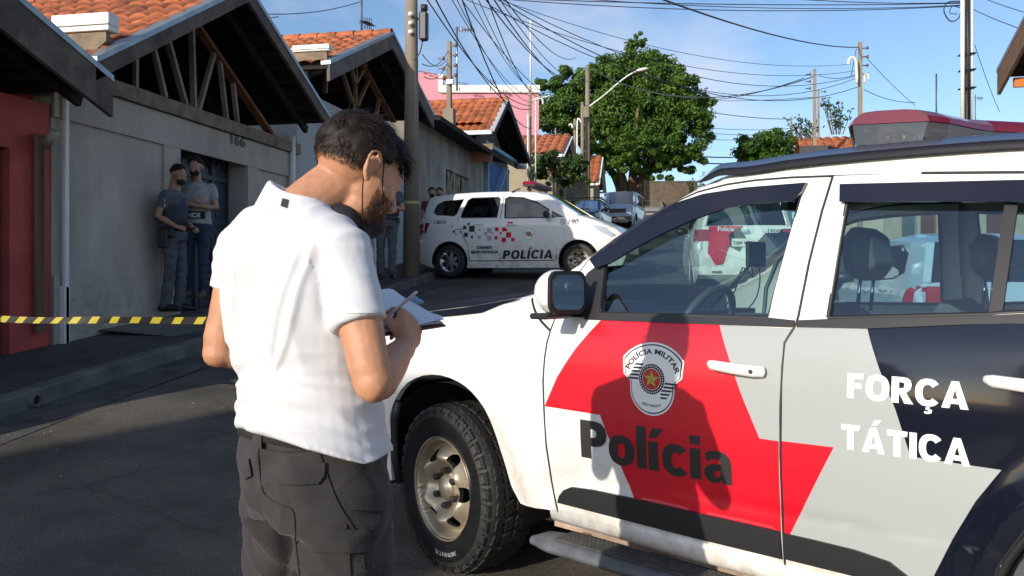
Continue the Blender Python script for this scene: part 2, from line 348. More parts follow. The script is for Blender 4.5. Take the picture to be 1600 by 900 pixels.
def wheel(parent, c, R, w, side, rimr, steer=0, style='steel', detail=2, letters=False):
    """tyre and rim; axis along local y; side=+1 outer face toward +y"""
    M = Matrix.Translation(Vector(c)) @ Matrix.Rotation(steer, 4, 'Z')
    wo = MB(); n = 72 if detail > 1 else 30
    prof = [(rimr-.005, -w*.5+.02), (rimr+.005, -w*.5), (R*.8, -w*.54), (R*.93, -w*.5), (R*.985, -w*.42), (R, -w*.3), (R, w*.3), (R*.985, w*.42), (R*.93, w*.5), (R*.86, w*.535), (R*.8, w*.54), (R*.72, w*.525), (rimr+.012, w*.5), (rimr, w*.48), (rimr-.006, w*.44)]
    wo.lathe(prof, axis='y', n=n)
    if detail > 1:   # tread blocks and shoulder lugs
        nb = 66
        for i in range(nb):
            a = 2*pi*i/nb; off = .35 if i % 2 else 0
            for yy, wy, tw in ((-.40, .19, .25), (-.17, .2, -.35), (.06, .2, .35), (.27, .16, -.25), (.43, .16, .18)):
                aa = a+off*2*pi/nb; rot = Matrix.Rotation(-aa, 3, 'Y') @ Matrix.Rotation(tw, 3, 'X')
                rr = R-.005-(.012 if abs(yy) > .38 else 0)
                rot = Matrix.Rotation(-aa, 3, 'Y') @ Matrix.Rotation(tw*1.2, 3, 'X')
                wo.box((rr*cos(aa), yy*w, rr*sin(aa)), (.018, wy*w, .030), 0, rot, bev=.002)
        for i in range(100):
            a = 2*pi*i/100; rot = Matrix.Rotation(-a, 3, 'Y')
            if i % 3: wo.box((R*.905*cos(a), w*.522, R*.905*sin(a)), (.03, .006, .007), 0, rot)
    wo.v = [V(p.x, p.y*side, p.z) for p in wo.v]
    if side < 0: wo.f = [tuple(reversed(f)) for f in wo.f]
    root = bpy.data.objects.new('wheel', None); COL.objects.link(root); root.parent = parent; WM[root.name] = WM[parent.name] @ M; root.matrix_local = M
    root.empty_display_size = .2
    o = obj('tyre', wo, rubber, root, world=False)
    if detail > 1:
        o.data.materials.append(rubberg)
        for p in o.data.polygons:
            cc = p.center; r = sqrt(cc.x**2+cc.z**2)
            if r < R*.87 and cc.y*side > 0: p.material_index = 1
    rm = MB(); m = 168 if detail > 1 else 40; nr = 40 if detail > 1 else 10; y0 = w*.5
    vs = []; fs = []
    def hgt(r, th):
        q = r/rimr
        if style == 'steel':
            z = -.055+.05*exp(-((q-.62)/.2)**2)
            s = .5+.5*cos(6*th); z += .026*s*exp(-((q-.66)/.16)**2) if q > .3 else 0
            if q < .28: z = -.03
            elif q < .36: z = -.045
            if q > .9: z = -.055+.055*sst(.9, .97, q)
            elif q > .82: z = -.055
        else:
            z = -.02-.02*q; 
            if q > .93: z = 0.0
        return z
    def hole(r, th):
        q = r/rimr
        if style == 'steel':
            d = ((th*6/(2*pi)+.5) % 1-.5)*2*pi/6; return (((q-.70)/.115)**2+(d*q/.17)**2) < 1
        d = ((th*7/(2*pi)+.5) % 1-.5)*2*pi/7; return .3 < q < .9 and abs(d*q) < .22*(q-.1)
    ho = []
    if style == 'steel':
        for q6 in range(6):
            a0 = 2*pi*q6/6; ho.append([((.70+.105*(abs(cos(b))**.7)*(1 if cos(b) > 0 else -1))*rimr*cos(a0+.155*(abs(sin(b))**.7)*(1 if sin(b) > 0 else -1)*(1-.25*cos(b))/.7), (.70+.105*(abs(cos(b))**.7)*(1 if cos(b) > 0 else -1))*rimr*sin(a0+.155*(abs(sin(b))**.7)*(1 if sin(b) > 0 else -1)*(1-.25*cos(b))/.7)) for b in [2*pi*t/20 for t in range(20)]])
    else:
        for q7 in range(7):
            a0 = 2*pi*q7/7; ho.append([(rimr*r_*cos(a0+d_), rimr*r_*sin(a0+d_)) for r_, d_ in ((.32, 0), (.6, .16), (.88, .24), (.9, 0), (.88, -.24), (.6, -.16))])
    v2, f2 = poly2([[(rimr*.995*cos(2*pi*t/60), rimr*.995*sin(2*pi*t/60)) for t in range(60)]]+ho); P2, F2, E2 = gridcut(v2, f2, .0085 if detail > 1 else .05)
    zz = [hgt(sqrt(x*x+z*z), atan2(z, x)+pi/6) for x, z in P2]; p3 = [V(x, y0+h_-.005, z) for (x, z), h_ in zip(P2, zz)]
    rm.add(p3, F2, 0, True); vv = []; ff = []
    for a, b in E2: o_ = len(vv); vv += [p3[a], p3[b], p3[b]-V(0, .022, 0), p3[a]-V(0, .022, 0)]; ff.append((o_, o_+1, o_+2, o_+3))
    rm.add(vv, ff, 2, False)
    rm.lathe([(rimr-.002, -w*.4), (rimr-.002, y0-.01), (rimr+.008, y0+.004), (rimr+.004, y0-.004)], axis='y', n=m)
    if style == 'steel':
        rm.lathe([(.001, y0-.006), (.03, y0-.008), (.036, y0-.016), (.052, y0-.018), (.056, y0-.04)], axis='y', n=24, mi=0)
        for k in range(6):
            a = 2*pi*k/6+.5; rm.lathe([(.001, y0-.002), (.011, y0-.004), (.015, y0-.01), (.015, y0-.045)], (.077*cos(a), 0, .077*sin(a)), 'y', 6, 1, False)
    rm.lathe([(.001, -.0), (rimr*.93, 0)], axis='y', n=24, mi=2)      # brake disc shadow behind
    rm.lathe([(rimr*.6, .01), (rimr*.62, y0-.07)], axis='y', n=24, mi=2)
    rm.v = [V(p.x, p.y*side, p.z) for p in rm.v]
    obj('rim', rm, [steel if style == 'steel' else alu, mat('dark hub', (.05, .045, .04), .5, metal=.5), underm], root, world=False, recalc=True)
    if letters:
        lm = MB()
        for txt, R0, a0, sz in (('245/70 R16 T XL', R*.745, -118, .024),):
            vs, fs2 = text2(txt, sz, .0006)
            o2 = []
            for x, y in vs: a = radians(a0)-side*(-x/R0) if False else radians(a0)+x/R0*1; o2.append((a, -y))
            lm.add([V((R0-y)*-cos(a+pi) if False else (R0-y)*cos(a), side*(w*.5405+.0015), (R0-y)*sin(a)) for a, y in o2], fs2, 0)
        obj('sidewall_lettering', lm, mat('raised white lettering', (.30, .30, .30), .6), root, world=False)
    return root

def ell(cx, cy, rx, ry, a0=0, a1=360, n=28, p=.86):
    o = []
    for i in range(n+(0 if a1-a0 == 360 else 1)):
        a = radians(a0+(a1-a0)*i/n); c, s_ = cos(a), sin(a); o.append((cx+rx*abs(c)**p*(1 if c > 0 else -1), cy+ry*abs(s_)**p*(1 if s_ > 0 else -1)))
    return o
_C = ell(.46, .5, .46, .52, 38, 322)+list(reversed(ell(.46, .5, .19, .29, 38, 322)))
_c = ell(.35, .36, .35, .39, 42, 318)+list(reversed(ell(.35, .36, .11, .19, 42, 318)))
_A = [[(0, 0), (.34, 1), (.60, 1), (.94, 0), (.66, 0), (.61, .17), (.33, .17), (.28, 0)], [(.38, .36), (.56, .36), (.47, .70)]]
GLY = {'F': (.66, [[[(0, 0), (0, 1), (.64, 1), (.64, .78), (.28, .78), (.28, .61), (.58, .61), (.58, .40), (.28, .40), (.28, 0)]]]),
 'L': (.60, [[[(0, 0), (0, 1), (.28, 1), (.28, .23), (.60, .23), (.60, 0)]]]), 'Í': (.28, [[[(0, 0), (0, 1), (.28, 1), (.28, 0)]], [[(.04, 1.08), (.14, 1.30), (.42, 1.30), (.24, 1.08)]]]),
 'O': (.92, [[ell(.46, .5, .46, .52), ell(.46, .5, .18, .29)]]),
 'R': (.80, [[[(0, 0), (0, 1), (.44, 1), (.60, .97), (.71, .88), (.75, .72), (.71, .56), (.60, .45), (.54, .42), (.82, 0), (.49, 0), (.30, .37), (.28, .37), (.28, 0)], [(.28, .80), (.40, .80), (.46, .78), (.48, .70), (.46, .60), (.40, .57), (.28, .57)]]]),
 'C': (.86, [[_C]]), 'Ç': (.86, [[_C], [[(.40, -.04), (.54, -.04), (.51, -.09), (.62, -.15), (.60, -.26), (.46, -.31), (.33, -.28), (.35, -.20), (.47, -.23), (.47, -.16), (.38, -.14)]]]),
 'A': (.94, [_A]), 'Á': (.94, [_A, [[(.40, 1.08), (.52, 1.30), (.78, 1.30), (.60, 1.08)]]]),
 'T': (.80, [[[(.26, 0), (.26, .78), (0, .78), (0, 1), (.80, 1), (.80, .78), (.54, .78), (.54, 0)]]]), 'I': (.28, [[[(0, 0), (0, 1), (.28, 1), (.28, 0)]]]),
 'P': (.77, [[[(0, 0), (0, 1), (.44, 1), (.62, .96), (.74, .84), (.78, .67), (.74, .50), (.62, .38), (.44, .33), (.30, .33), (.30, 0)], [(.30, .78), (.40, .78), (.46, .75), (.48, .67), (.46, .59), (.40, .56), (.30, .56)]]]),
 'o': (.72, [[ell(.36, .36, .36, .39), ell(.36, .36, .11, .19)]]), 'l': (.26, [[[(0, 0), (0, 1.06), (.26, 1.06), (.26, 0)]]]),
 'í': (.30, [[[(0, 0), (0, .73), (.26, .73), (.26, 0)]], [[(.0, .81), (.12, 1.06), (.42, 1.06), (.20, .81)]]]), 'i': (.26, [[[(0, 0), (0, .73), (.26, .73), (.26, 0)]], [[(0, .82), (0, 1.03), (.26, 1.03), (.26, .82)]]]),
 'c': (.64, [[_c]]), 'a': (.68, [[[(.66, 0), (.66, .46), (.62, .62), (.52, .72), (.34, .76), (.16, .73), (.05, .66), (.09, .47), (.20, .54), (.32, .56), (.40, .52), (.41, .45), (.26, .44), (.10, .38), (.02, .28), (.02, .14), (.10, .03), (.22, -.02), (.34, .01), (.43, .08), (.44, 0)], [(.41, .30), (.41, .20), (.36, .14), (.28, .14), (.25, .20), (.28, .27)]]])}
def glyphs(word, space=.075):
    vs = []; fs = []; x = 0
    for ch in word:
        w, comps = GLY[ch]
        for lp in comps:
            v, f = poly2(lp); o = len(vs); vs += [(-(a+x), b) for a, b in v]; fs += [tuple(i+o for i in t) for t in f]
        x += w+space
    return vs, fs, x-space
# ---------------------------------------------------------------- police pickup based SUV (truck), local x forward, y left
def build_truck():
    loc = cw(.324, 4.363, .034); rz = 2.378+YAW
    T = thing('police_suv', 'white, red, grey and black police SUV marked FORÇA TÁTICA in the foreground', 'police car', loc, rz)
    ET = [(.935, .66), (.925, .80), (.89, .95), (.80, 1.03), (.6, 1.095), (.4, 1.13), (.2, 1.158), (0, 1.180), (-.3, 1.226), (-.44, 1.260), (-.5, 1.282), (-.669, 1.372), (-.926, 1.532), (-1.157, 1.655), (-1.292, 1.70), (-1.5, 1.722), (-1.9, 1.722), (-2.3, 1.705), (-2.9, 1.65), (-3.35, 1.57), (-3.5, 1.5), (-3.68, 1.12), (-3.74, .95), (-3.76, .5)]
    top = sorted([(x, z) for x, z in ET], key=lambda p: p[0])
    zP = [(0, .84), (.3, .875), (.45, .905), (.75, .93), (1.0, .925), (1.10, .912), (1.17, .89), (1.4, .80), (1.66, .69), (1.8, .64)]
    zF = [(0, .84), (.3, .875), (.45, .905), (.75, .925), (.95, .915), (1.1, .87), (1.25, .80), (1.4, .74)]
    def Y(x, z):
        y = sinterp(z, zP, .05); k = sst(-.75, -.35, x)
        if k > 0: y = y*(1-k)+sinterp(z, zF, .06)*k
        if x > .15: y -= .24*((x-.15)/.78)**2.4
        if x < -2.5: y -= .05*((-2.5-x)/1.2)**2
        for cx in (0, -2.66):
            d = sqrt((x-cx)**2+(z-.37)**2); y += .022*exp(-((d-.53)/.06)**2)
        y -= .0035*exp(-((z-(.56+.033*(-.78-x)))/.014)**2)*sst(-.7, -.85, x)
        zt = interp(x, top)
        r = .10 if x > -.44 else .05
        d = zt-z
        if d < r and z > .9: d = max(d, 0); y -= (r-sqrt(max(r*r-(r-d)**2, 0)))*.75
        return y
    farch = [(-.46, .395), (-.453, .405), (-.417, .454), (-.394, .523), (-.362, .604), (-.332, .686), (-.289, .767), (-.214, .83), (-.129, .866), (-.016, .884), (.102, .874), (.219, .829), (.313, .748), (.377, .658), (.39, .573), (.41, .45), (.43, .33)]
    farch = dens(farch, 2)
    rarch = arcpts(-2.66, .37, .495, 180-3, 12, 26)   # from rear to front
    fgap = [(-.66, .395), (-.654, .428), (-.639, .522), (-.621, .655), (-.615, .788), (-.606, .908), (-.608, 1.0), (-.612, 1.06), (-.622, 1.11), (-.66, 1.255), (-.749, 1.401), (-.84, 1.472), (-.938, 1.534), (-1.05, 1.59), (-1.165, 1.631), (-1.28, 1.65), (-1.388, 1.657), (-1.52, 1.656), (-1.664, 1.649)]
    bgap = [(-1.664, 1.649), (-1.649, 1.533), (-1.637, 1.367), (-1.632, 1.2), (-1.628, 1.17), (-1.60, 1.114), (-1.599, 1.041), (-1.597, .919), (-1.597, .763), (-1.597, .572), (-1.597, .395)]
    rtop = [(-1.938, 1.635), (-2.25, 1.61), (-2.46, 1.575), (-2.56, 1.50), (-2.60, 1.35), (-2.60, 1.15), (-2.56, 1.0), (-2.47, .89), (-2.37, .79), (-2.27, .69), (-2.20, .57), (-2.165, .45), (-2.16, .395)]
    sidepoly = [(.90, .30), (.935, .45)]+ET+[(-3.74, .38), (-3.17, .34)]+rarch+[(-2.17, .385)]+[(x-.003, z) for x, z in reversed(rtop)]+[(-1.664, 1.653)]+[(x+.004, z+.004) for x, z in reversed(fgap)]+farch
    qwin = [(-2.68, 1.27), (-2.66, 1.46), (-2.72, 1.54), (-3.25, 1.47), (-3.38, 1.40), (-3.36, 1.30)]
    for s in (1, -1):
        pass
    B = PMB()
    for s in (1, -1): skin(B, [sidepoly, qwin], Y, 0, 0, s, (.05, .03), lip=.03)
    # tops: hood, roof, tail
    P = dens([(.935, .66, .66), (.925, .80, .82), (.89, .95, .99), (.80, 1.03, 1.075), (.6, 1.095, 1.18), (.4, 1.13, 1.21), (.2, 1.158, 1.23), (0, 1.180, 1.245), (-.3, 1.226, 1.268), (-.44, 1.260, 1.282)], 3)
    topskin(B, dens([(.88, .30, .30), (.96, .45, .45), (.935, .66, .66)], 3), Y, 0, pw=6)
    topskin(B, dens([(-1.157, 1.655, 1.72), (-1.292, 1.70, 1.76), (-1.5, 1.722, 1.785), (-1.9, 1.722, 1.79), (-2.3, 1.705, 1.78), (-2.9, 1.65, 1.73), (-3.35, 1.57, 1.65), (-3.5, 1.5, 1.56)], 3), Y, 0)
    topskin(B, [(-3.68, 1.12, 1.13), (-3.74, .95, .96), (-3.76, .5, .5), (-3.7, .36, .36)], Y, 0, pw=8)
    B.pad(); obj('body', B, white, T, world=False, cn=B.n)
    Hd = PMB(); topskin(Hd, P, Y, 0, inset=.0); obj('hood', Hd, white, T, world=False)
    hs = MB()      # glossy black panel on the near half of the hood
    vs = []; fs = []; nx = 16; ny = 8
    for i in range(nx+1):
        x = .62-.92*i/nx
        ze = interp(x, top); zc = interp(x, sorted([(a, c) for a, b, c in P]))
        ye = Y(x, ze)
        for j in range(ny+1):
            y = .10+(ye*(.985-.10*max(0, i/nx-.75)/.25)-.10)*(1-(1-j/ny)**2); sN = y/ye
            vs.append(V(x, y, ze+(zc-ze)*(1-abs(sN)**2.4)+.004))
    for i in range(nx):
        for j in range(ny): a = i*(ny+1)+j; fs.append((a, a+1, a+ny+2, a+ny+1))
    hm = mat('dull black vinyl', (.006, .007, .012), .55, spec=.15); hs.add(vs, fs, 0, True); obj('hood_sticker', hs, hm, T, world=False, recalc=True)
    hs = PMB(); tt_ = [(x, interp(x, top)-.001) for x in (-.33, -.3, -.2, -.1, 0, .1, .2, .3, .4, .5, .56)]; skin(hs, [[(.56, 1.085), (.40, 1.105), (.25, 1.122), (0, 1.143), (-.17, 1.163), (-.24, 1.195), (-.33, 1.226)]+tt_], Y, .009, 0, 1, (.02, .008)); hs.pad(); obj('hood_sticker', hs, hm, T, world=False, cn=hs.n)
    sm = MB(); sm.tube([V(x, Y(x, z)+.001, z) for x, z in dens([(-.425, 1.255), (-.455, 1.225), (-.485, 1.19), (-.53, 1.155), (-.575, 1.13), (-.617, 1.109)], 2)], .0055, 6); obj('fender_seal', sm, black, T, world=False)
    # under body, arch liners
    U = MB(); U.box((-1.4, 0, .42), (3.6, 1.40, .28)); U.box((.55, 0, .55), (.6, 1.2, .35)); U.box((-.58, 0, .8), (.12, 1.5, .7)); U.box((-3.3, 0, .6), (.7, 1.5, .6))
    for cx in (0, -2.66):
        for s in (1, -1):
            pr = arcpts(cx, .37, .475, -8, 188, 24); vs = [V(x, s*.89, z) for x, z in pr]+[V(x, s*.50, z) for x, z in pr]; m = len(pr)
            U.add(vs, [(i, i+1, i+1+m, i+m) for i in range(m-1)]+[tuple(range(m, 2*m))], 0)
    obj('underbody', U, underm, T, world=False)
    tr = MB(); pr = arcpts(-2.66, .37, .49, 172, 14, 24); tr.tube([V(x, Y(x, z)-.004, z) for x, z in pr], .012, 6); obj('arch_trim', tr, black, T, world=False); tr = MB()
    fl = [(.375, .33), (.385, .45), (.372, .573), (.36, .64), (.31, .73)]
    tr.tube([V(x, Y(x, z)-.012, z) for x, z in fl], .02, 6)
    obj('arch_trim', tr, black, T, world=False)
    # doors
    fwin = [(-.855, 1.181), (-.80, 1.37), (-.87, 1.44), (-.97, 1.51), (-1.087, 1.562), (-1.2, 1.593), (-1.362, 1.606), (-1.568, 1.606), (-1.53, 1.19)]
    rwin = [(-1.724, 1.195), (-1.722, 1.60), (-1.95, 1.59), (-2.2, 1.57), (-2.42, 1.53), (-2.50, 1.47), (-2.52, 1.36), (-2.50, 1.25), (-2.19, 1.224), (-2.157, 1.22)]
    fdoor = fgap[:-1]+[(-1.660, 1.645)]+[(x+.004, z) for x, z in bgap[1:]]
    rdoor = [(x-.004, z) for x, z in reversed(bgap)]+rtop
    F = lambda s: None
    for s in (1, -1):
        for nm, dp, wn in (('front', fdoor, fwin), ('rear', rdoor, rwin)):
            D = PMB(); skin(D, [dp, wn], Y, 0, 0, s, (.04, .03), lip=.03)
            if nm == 'front':
                R_ = [(-.871, 1.160), (-.82, 1.105), (-.766, 1.045), (-.72, .985), (-.679, .929), (-.617, .812), (-.892, .810), (-1.035, .522), (-1.307, .522), (-1.591, .522), (-1.592, .809), (-1.527, .809), (-1.47, .925), (-1.414, 1.054), (-1.365, 1.160)]
                G_ = [(-1.365, 1.160), (-1.414, 1.054), (-1.47, .925), (-1.527, .809), (-1.592, .809), (-1.594, 1.045), (-1.595, 1.113), (-1.618, 1.160)]
                K_ = [(-.669, .440), (-.682, .47), (-.706, .496), (-.745, .515), (-.85, .523), (-1.035, .525), (-1.307, .525), (-1.590, .525), (-1.592, .437), (-1.244, .435)]
                Bt = [(-.79, 1.158), (-.80, 1.18), (-.855, 1.181), (-1.2, 1.186), (-1.53, 1.191), (-1.624, 1.185), (-1.624, 1.164), (-1.2, 1.160)]
                Mq = [(-.70, 1.165), (-.715, 1.26), (-.752, 1.335), (-.80, 1.372), (-.828, 1.372), (-.856, 1.181), (-.80, 1.165)]
                skin(D, [R_], Y, .0016, 1, s, (.04, .03)); skin(D, [G_], Y, .0018, 2, s, (.04, .03)); skin(D, [K_], Y, .012, 4, s, (.04, .03), lip=.014)
                skin(D, [Bt], Y, .006, 4, s, (.05, .03), lip=.02); skin(D, [Mq], Y, .004, 4, s, (.04, .03), lip=.02)
            else:
                R_ = [(-1.6015, .522), (-1.621, .522), (-1.765, .815), (-1.6015, .811)]
                G_ = [(-1.6015, .811), (-1.765, .815), (-1.621, .522), (-1.70, .515), (-1.82, .512), (-1.92, .500), (-1.965, .47), (-2.0, .42), (-2.035, .494), (-2.06, .55), (-2.084, .606), (-2.145, .726), (-2.206, .819), (-1.981, .820), (-1.939, .948), (-1.89, 1.062), (-1.86, 1.137), (-1.847, 1.172), (-1.632, 1.166), (-1.6015, 1.112)]
                Kk = [(-1.847, 1.172), (-1.86, 1.137), (-1.89, 1.062), (-1.939, .948), (-1.981, .820), (-2.206, .819), (-2.145, .726), (-2.084, .606), (-2.06, .55), (-2.035, .494), (-2.02, .42), (-2.01, .397), (-2.158, .397), (-2.163, .45), (-2.197, .57), (-2.267, .69), (-2.367, .79), (-2.467, .89), (-2.556, 1.0), (-2.596, 1.15), (-2.598, 1.22), (-2.3, 1.205)]
                K_ = [(-1.6015, .44), (-1.6015, .522), (-1.7, .522), (-1.82, .52), (-1.92, .508), (-1.97, .477), (-1.99, .44)]
                Bt = [(-1.634, 1.165), (-1.634, 1.186), (-1.724, 1.193), (-2.157, 1.218), (-2.50, 1.247), (-2.52, 1.225), (-2.157, 1.196), (-1.85, 1.170)]
                Dv = [(-2.160, 1.21), (-2.172, 1.60), (-2.205, 1.60), (-2.192, 1.21)]
                skin(D, [R_], Y, .0016, 1, s, (.04, .03)); skin(D, [G_], Y, .0018, 2, s, (.04, .03)); skin(D, [Kk], Y, .0020, 3, s, (.03, .03)); skin(D, [K_], Y, .012, 4, s, (.04, .03), lip=.014)
                skin(D, [Bt], Y, .006, 4, s, (.05, .03), lip=.02); skin(D, [Dv], Y, -.002, 4, s, (.04, .03), lip=.01)
            for ln_ in ((fgap, bgap) if nm == 'front' else (rtop,)): D.tube([V(x, s*(Y(x, z)+.0005), z) for x, z in ln_], .0045, 5, 4)
            for a, b in zip(wn, wn[1:]+wn[:1]):
                pass
            D.tube([V(x, s*(Y(x, z)-.006), z) for x, z in wn+wn[:1]], .008, 6, 4); D.pad()
            dob = obj('front_door' if nm == 'front' else 'rear_door', D, [white, redv, greyv, blackg, black], T, world=False, cn=D.n)
            gl = PMB(); skin(gl, [wn], Y, -.012, 0, s, (.06, .06)); obj('window_glass', gl, glassT, dob, world=False, cn=gl.n)
            hx0, hx1, hz = (-1.347, -1.541, 1.026) if nm == 'front' else (-2.17, -2.37, 1.045)
            hb = MB(); ym = Y((hx0+hx1)/2, hz)+.028
            loft(hb, [V(hx0, s*(ym-.02), hz+.006), V(hx0-.02, s*ym, hz+.005), V((hx0+hx1)/2, s*(ym+.006), hz), V(hx1+.03, s*ym, hz-.004), V(hx1, s*(ym-.01), hz-.004)], [(.009, .012), (.010, .017), (.011, .018), (.011, .019), (.010, .018)], V(0, 1, 0), 12, dome=True)
            hb.lathe([(.001, .0115), (.007, .0115), (.008, .0)], (hx1+.03, s*ym, hz-.004), 'y', 12, 1)
            hb.sphere(((hx0+hx1)/2, s*(ym-.038), hz-.01), (.07, .014, .035), 14, 2)
            obj('handle', hb, [white, black, greyv if nm == 'front' else blackg], dob, world=False)
            if s > 0:
                if nm == 'front':
                    tx = MB()
                    lets = []
                    vs, fs, wt = glyphs('Polícia', .06); k = .632/wt
                    Q = PMB(); skin(Q, None, Y, .0032, 0, 1, (.03, .03), pre=([(-.799+v[0]*k, .640+v[1]*.143) for v in vs], fs)); Q.pad()
                    obj('police_lettering', Q, darkv, dob, world=False, cn=Q.n)
                else:
                    for word, x0, x1, zb, cap in (('FORÇA', -1.803, -2.128, .966, .073), ('TÁTICA', -1.787, -2.133, .815, .073)):
                        vs, fs, wt = glyphs(word); k = (x0-x1)/wt
                        Q = PMB(); skin(Q, None, Y, .0036, 0, 1, (.03, .03), pre=([(x0+v[0]*k, zb+v[1]*cap) for v in vs], fs)); Q.pad(); obj('tactical_lettering', Q, whitev, dob, world=False, cn=Q.n)
                if nm == 'front': badge(dob, Y, -1.121, .962, .128, 1, .0045)
                # rain deflector
                vz = PMB()
                if nm == 'front': dp2 = [(-.758, 1.388), (-.85, 1.468), (-.968, 1.541), (-1.087, 1.592), (-1.204, 1.620), (-1.362, 1.632), (-1.585, 1.632), (-1.575, 1.60), (-1.55, 1.568), (-1.53, 1.571), (-1.411, 1.570), (-1.299, 1.559), (-1.188, 1.527), (-1.073, 1.482), (-.955, 1.425), (-.861, 1.373), (-.80, 1.352)]
                else: dp2 = [(-1.70, 1.618), (-2.213, 1.590), (-2.45, 1.55), (-2.44, 1.50), (-2.173, 1.530), (-1.709, 1.559)]
                skin(vz, [dp2], Y, .022, 0, s, (.04, .03), lip=.02); vz.pad()
                obj('rain_deflector', vz, mat('smoked acrylic', (.010, .010, .018), .12, coat=.5), dob, world=False, cn=vz.n)
    # glass
    gl = PMB(); topskin(gl, dens([(-.44, 1.260, 1.278), (-.669, 1.372, 1.41), (-.926, 1.532, 1.59), (-1.157, 1.655, 1.72)], 4), Y, 0, inset=.06); obj('windscreen', gl, glassT, T, world=False)
    for s in (1, -1):
        pl = PMB()
        for pr in (dens([(-.44, 1.260), (-.669, 1.372), (-.926, 1.532), (-1.157, 1.655)], 4),):
            vs = []
            for x, z in pr: y = Y(x, z); vs += [V(x, s*y, z), V(x, s*(y-.07), z+.012)]
            pl.add(vs, [(2*i, 2*i+1, 2*i+3, 2*i+2) if s < 0 else (2*i+1, 2*i, 2*i+2, 2*i+3) for i in range(len(pr)-1)], 0, True)
        pl.pad(); obj('windscreen_pillar', pl, white, T, world=False)
    gl = PMB(); topskin(gl, [(-3.5, 1.5, 1.56), (-3.6, 1.3, 1.34), (-3.68, 1.12, 1.13)], Y, 0, inset=.02); obj('rear_glass', gl, glassD, T, world=False)
    for s in (1, -1): gl = PMB(); skin(gl, [qwin], Y, -.01, 0, s, .1); obj('quarter_glass', gl, glassD, T, world=False, cn=gl.n)
    # roof rails and light bar
    for s in (1, -1):
        pts = dens([(-1.165, 1.668), (-1.22, 1.712), (-1.292, 1.735), (-1.5, 1.758), (-1.9, 1.760), (-2.3, 1.745), (-2.9, 1.69), (-3.3, 1.61), (-3.42, 1.57)], 3)
        rl = MB(); vs = []
        for i, (x, z) in enumerate(pts):
            y = .692 if x > -3 else .66; y += .0*sst(-1.35, -1.16, x); q = sst(0, 3, i)*sst(0, 3, len(pts)-1-i); hh = .052*q+.006
            z -= .03*sst(-1.2, -1.4, x); vs += [V(x, s*(y+.010), z-hh*.68), V(x, s*(y+.012), z-.016*q-.002), V(x, s*(y+.002), z-.012*q), V(x, s*(y-.022), z+.010), V(x, s*(y-.06), z+.010)]
        m = 5
        for k in range(4):
            fs = [(i*m+k, i*m+k+1, (i+1)*m+k+1, (i+1)*m+k) for i in range(len(pts)-1)]
            base = len(rl.v) if k == 0 else base
            if k == 0: rl.add(vs, fs, 0, True)
            else: rl.f += fs; rl.m += [1 if k in (2, 3) and 1 else 0]*len(fs); rl.sm += [True]*len(fs)
        obj('roof_rail', rl, [mat('rail navy black', (.007, .008, .014), .5, spec=.25), mat('brushed rail top', (.42, .50, .60), .22, metal=.9)], T, world=False, recalc=True)
    # light bar across roof
    lb = thing('light_bar', None, None); lb.parent = T; WM[lb.name] = WM[T.name]
    def bar(prof, ys, nm, m_, inner=0):
        q = MB(); n = len(prof); vs = []
        for y, k, dx in ys: vs += [V(-1.80+(x+0)*k+dx, y, z-dx*.07) for x, z in prof]
        fs = [(i*n+j, i*n+(j+1) % n, (i+1)*n+(j+1) % n, (i+1)*n+j) for i in range(len(ys)-1) for j in range(n)]
        fs += [tuple(range(n-1, -1, -1)), tuple(range((len(ys)-1)*n, len(ys)*n))]; q.add(vs, fs, 0); return obj(nm, q, m_, lb, world=False, recalc=True)
    up = [(-.17, 1.852), (-.158, 1.872), (-.12, 1.889), (-.06, 1.893), (.06, 1.893), (.12, 1.889), (.158, 1.872), (.17, 1.852)]
    lo = [(-.165, 1.850), (-.145, 1.785), (.145, 1.785), (.165, 1.850)]
    ys = [(.64, .70, 0), (.57, .95, 0), (.38, 1, -.03), (.30, .62, -.11), (0, .62, -.31), (-.30, .62, -.11), (-.38, 1, -.03), (-.57, .95, 0), (-.64, .70, 0)]
    lbm = Matrix.Translation((-1.85, 0, 1.785)) @ Matrix.Rotation(radians(-4.5), 4, 'Y') @ Matrix.Translation((1.83, 0, -1.83)); lb.matrix_local = lbm; WM[lb.name] = WM[T.name] @ lbm
    redt = lensmat('red bar dome', (.30, .004, .03), .42)
    bar(up, ys, 'red_dome', redt); bar(lo, ys, 'clear_lens', lensmat('smoky lens', (.26, .22, .21), .06))
    q = MB(); q.box((-1.80, 0, 1.766), (.26, 1.16, .014)); q.box((-1.80, .40, 1.752), (.10, .06, .03)); q.box((-1.80, -.40, 1.752), (.10, .06, .03))
    q.box((-1.55, .47, 1.775), (.10, .30, .03), 0); q.beam((-1.80, .58, 1.775), (-2.11, 0, 1.775), .14, .02, mi=0); q.beam((-1.80, -.58, 1.775), (-2.11, 0, 1.775), .14, .02, mi=0)
    for k in range(9):
        y = .56-.14*k; dxx = -.31*(1-abs(y)/.58); nb0 = len(q.v); q.box((-1.80, y, 1.81), (.012, .11, .055), 1); q.sphere((-1.775, y-.03, 1.81), (.02, .026, .022), 10, 2); q.sphere((-1.775, y+.03, 1.81), (.02, .026, .022), 10, 2)
        q.sphere((-1.825, y-.03, 1.81), (.02, .026, .022), 10, 2); q.sphere((-1.825, y+.03, 1.81), (.02, .026, .022), 10, 2)
        for i_ in range(nb0, len(q.v)): q.v[i_].x += dxx
    q.box((-1.80, .45, 1.868), (.14, .16, .022), 3)
    obj('lamp_tray', q, [black, mat('reflector', (.16, .14, .13), .3, metal=.8), chrome, mat('red insert', (.7, .01, .03), .3)], lb, world=False)
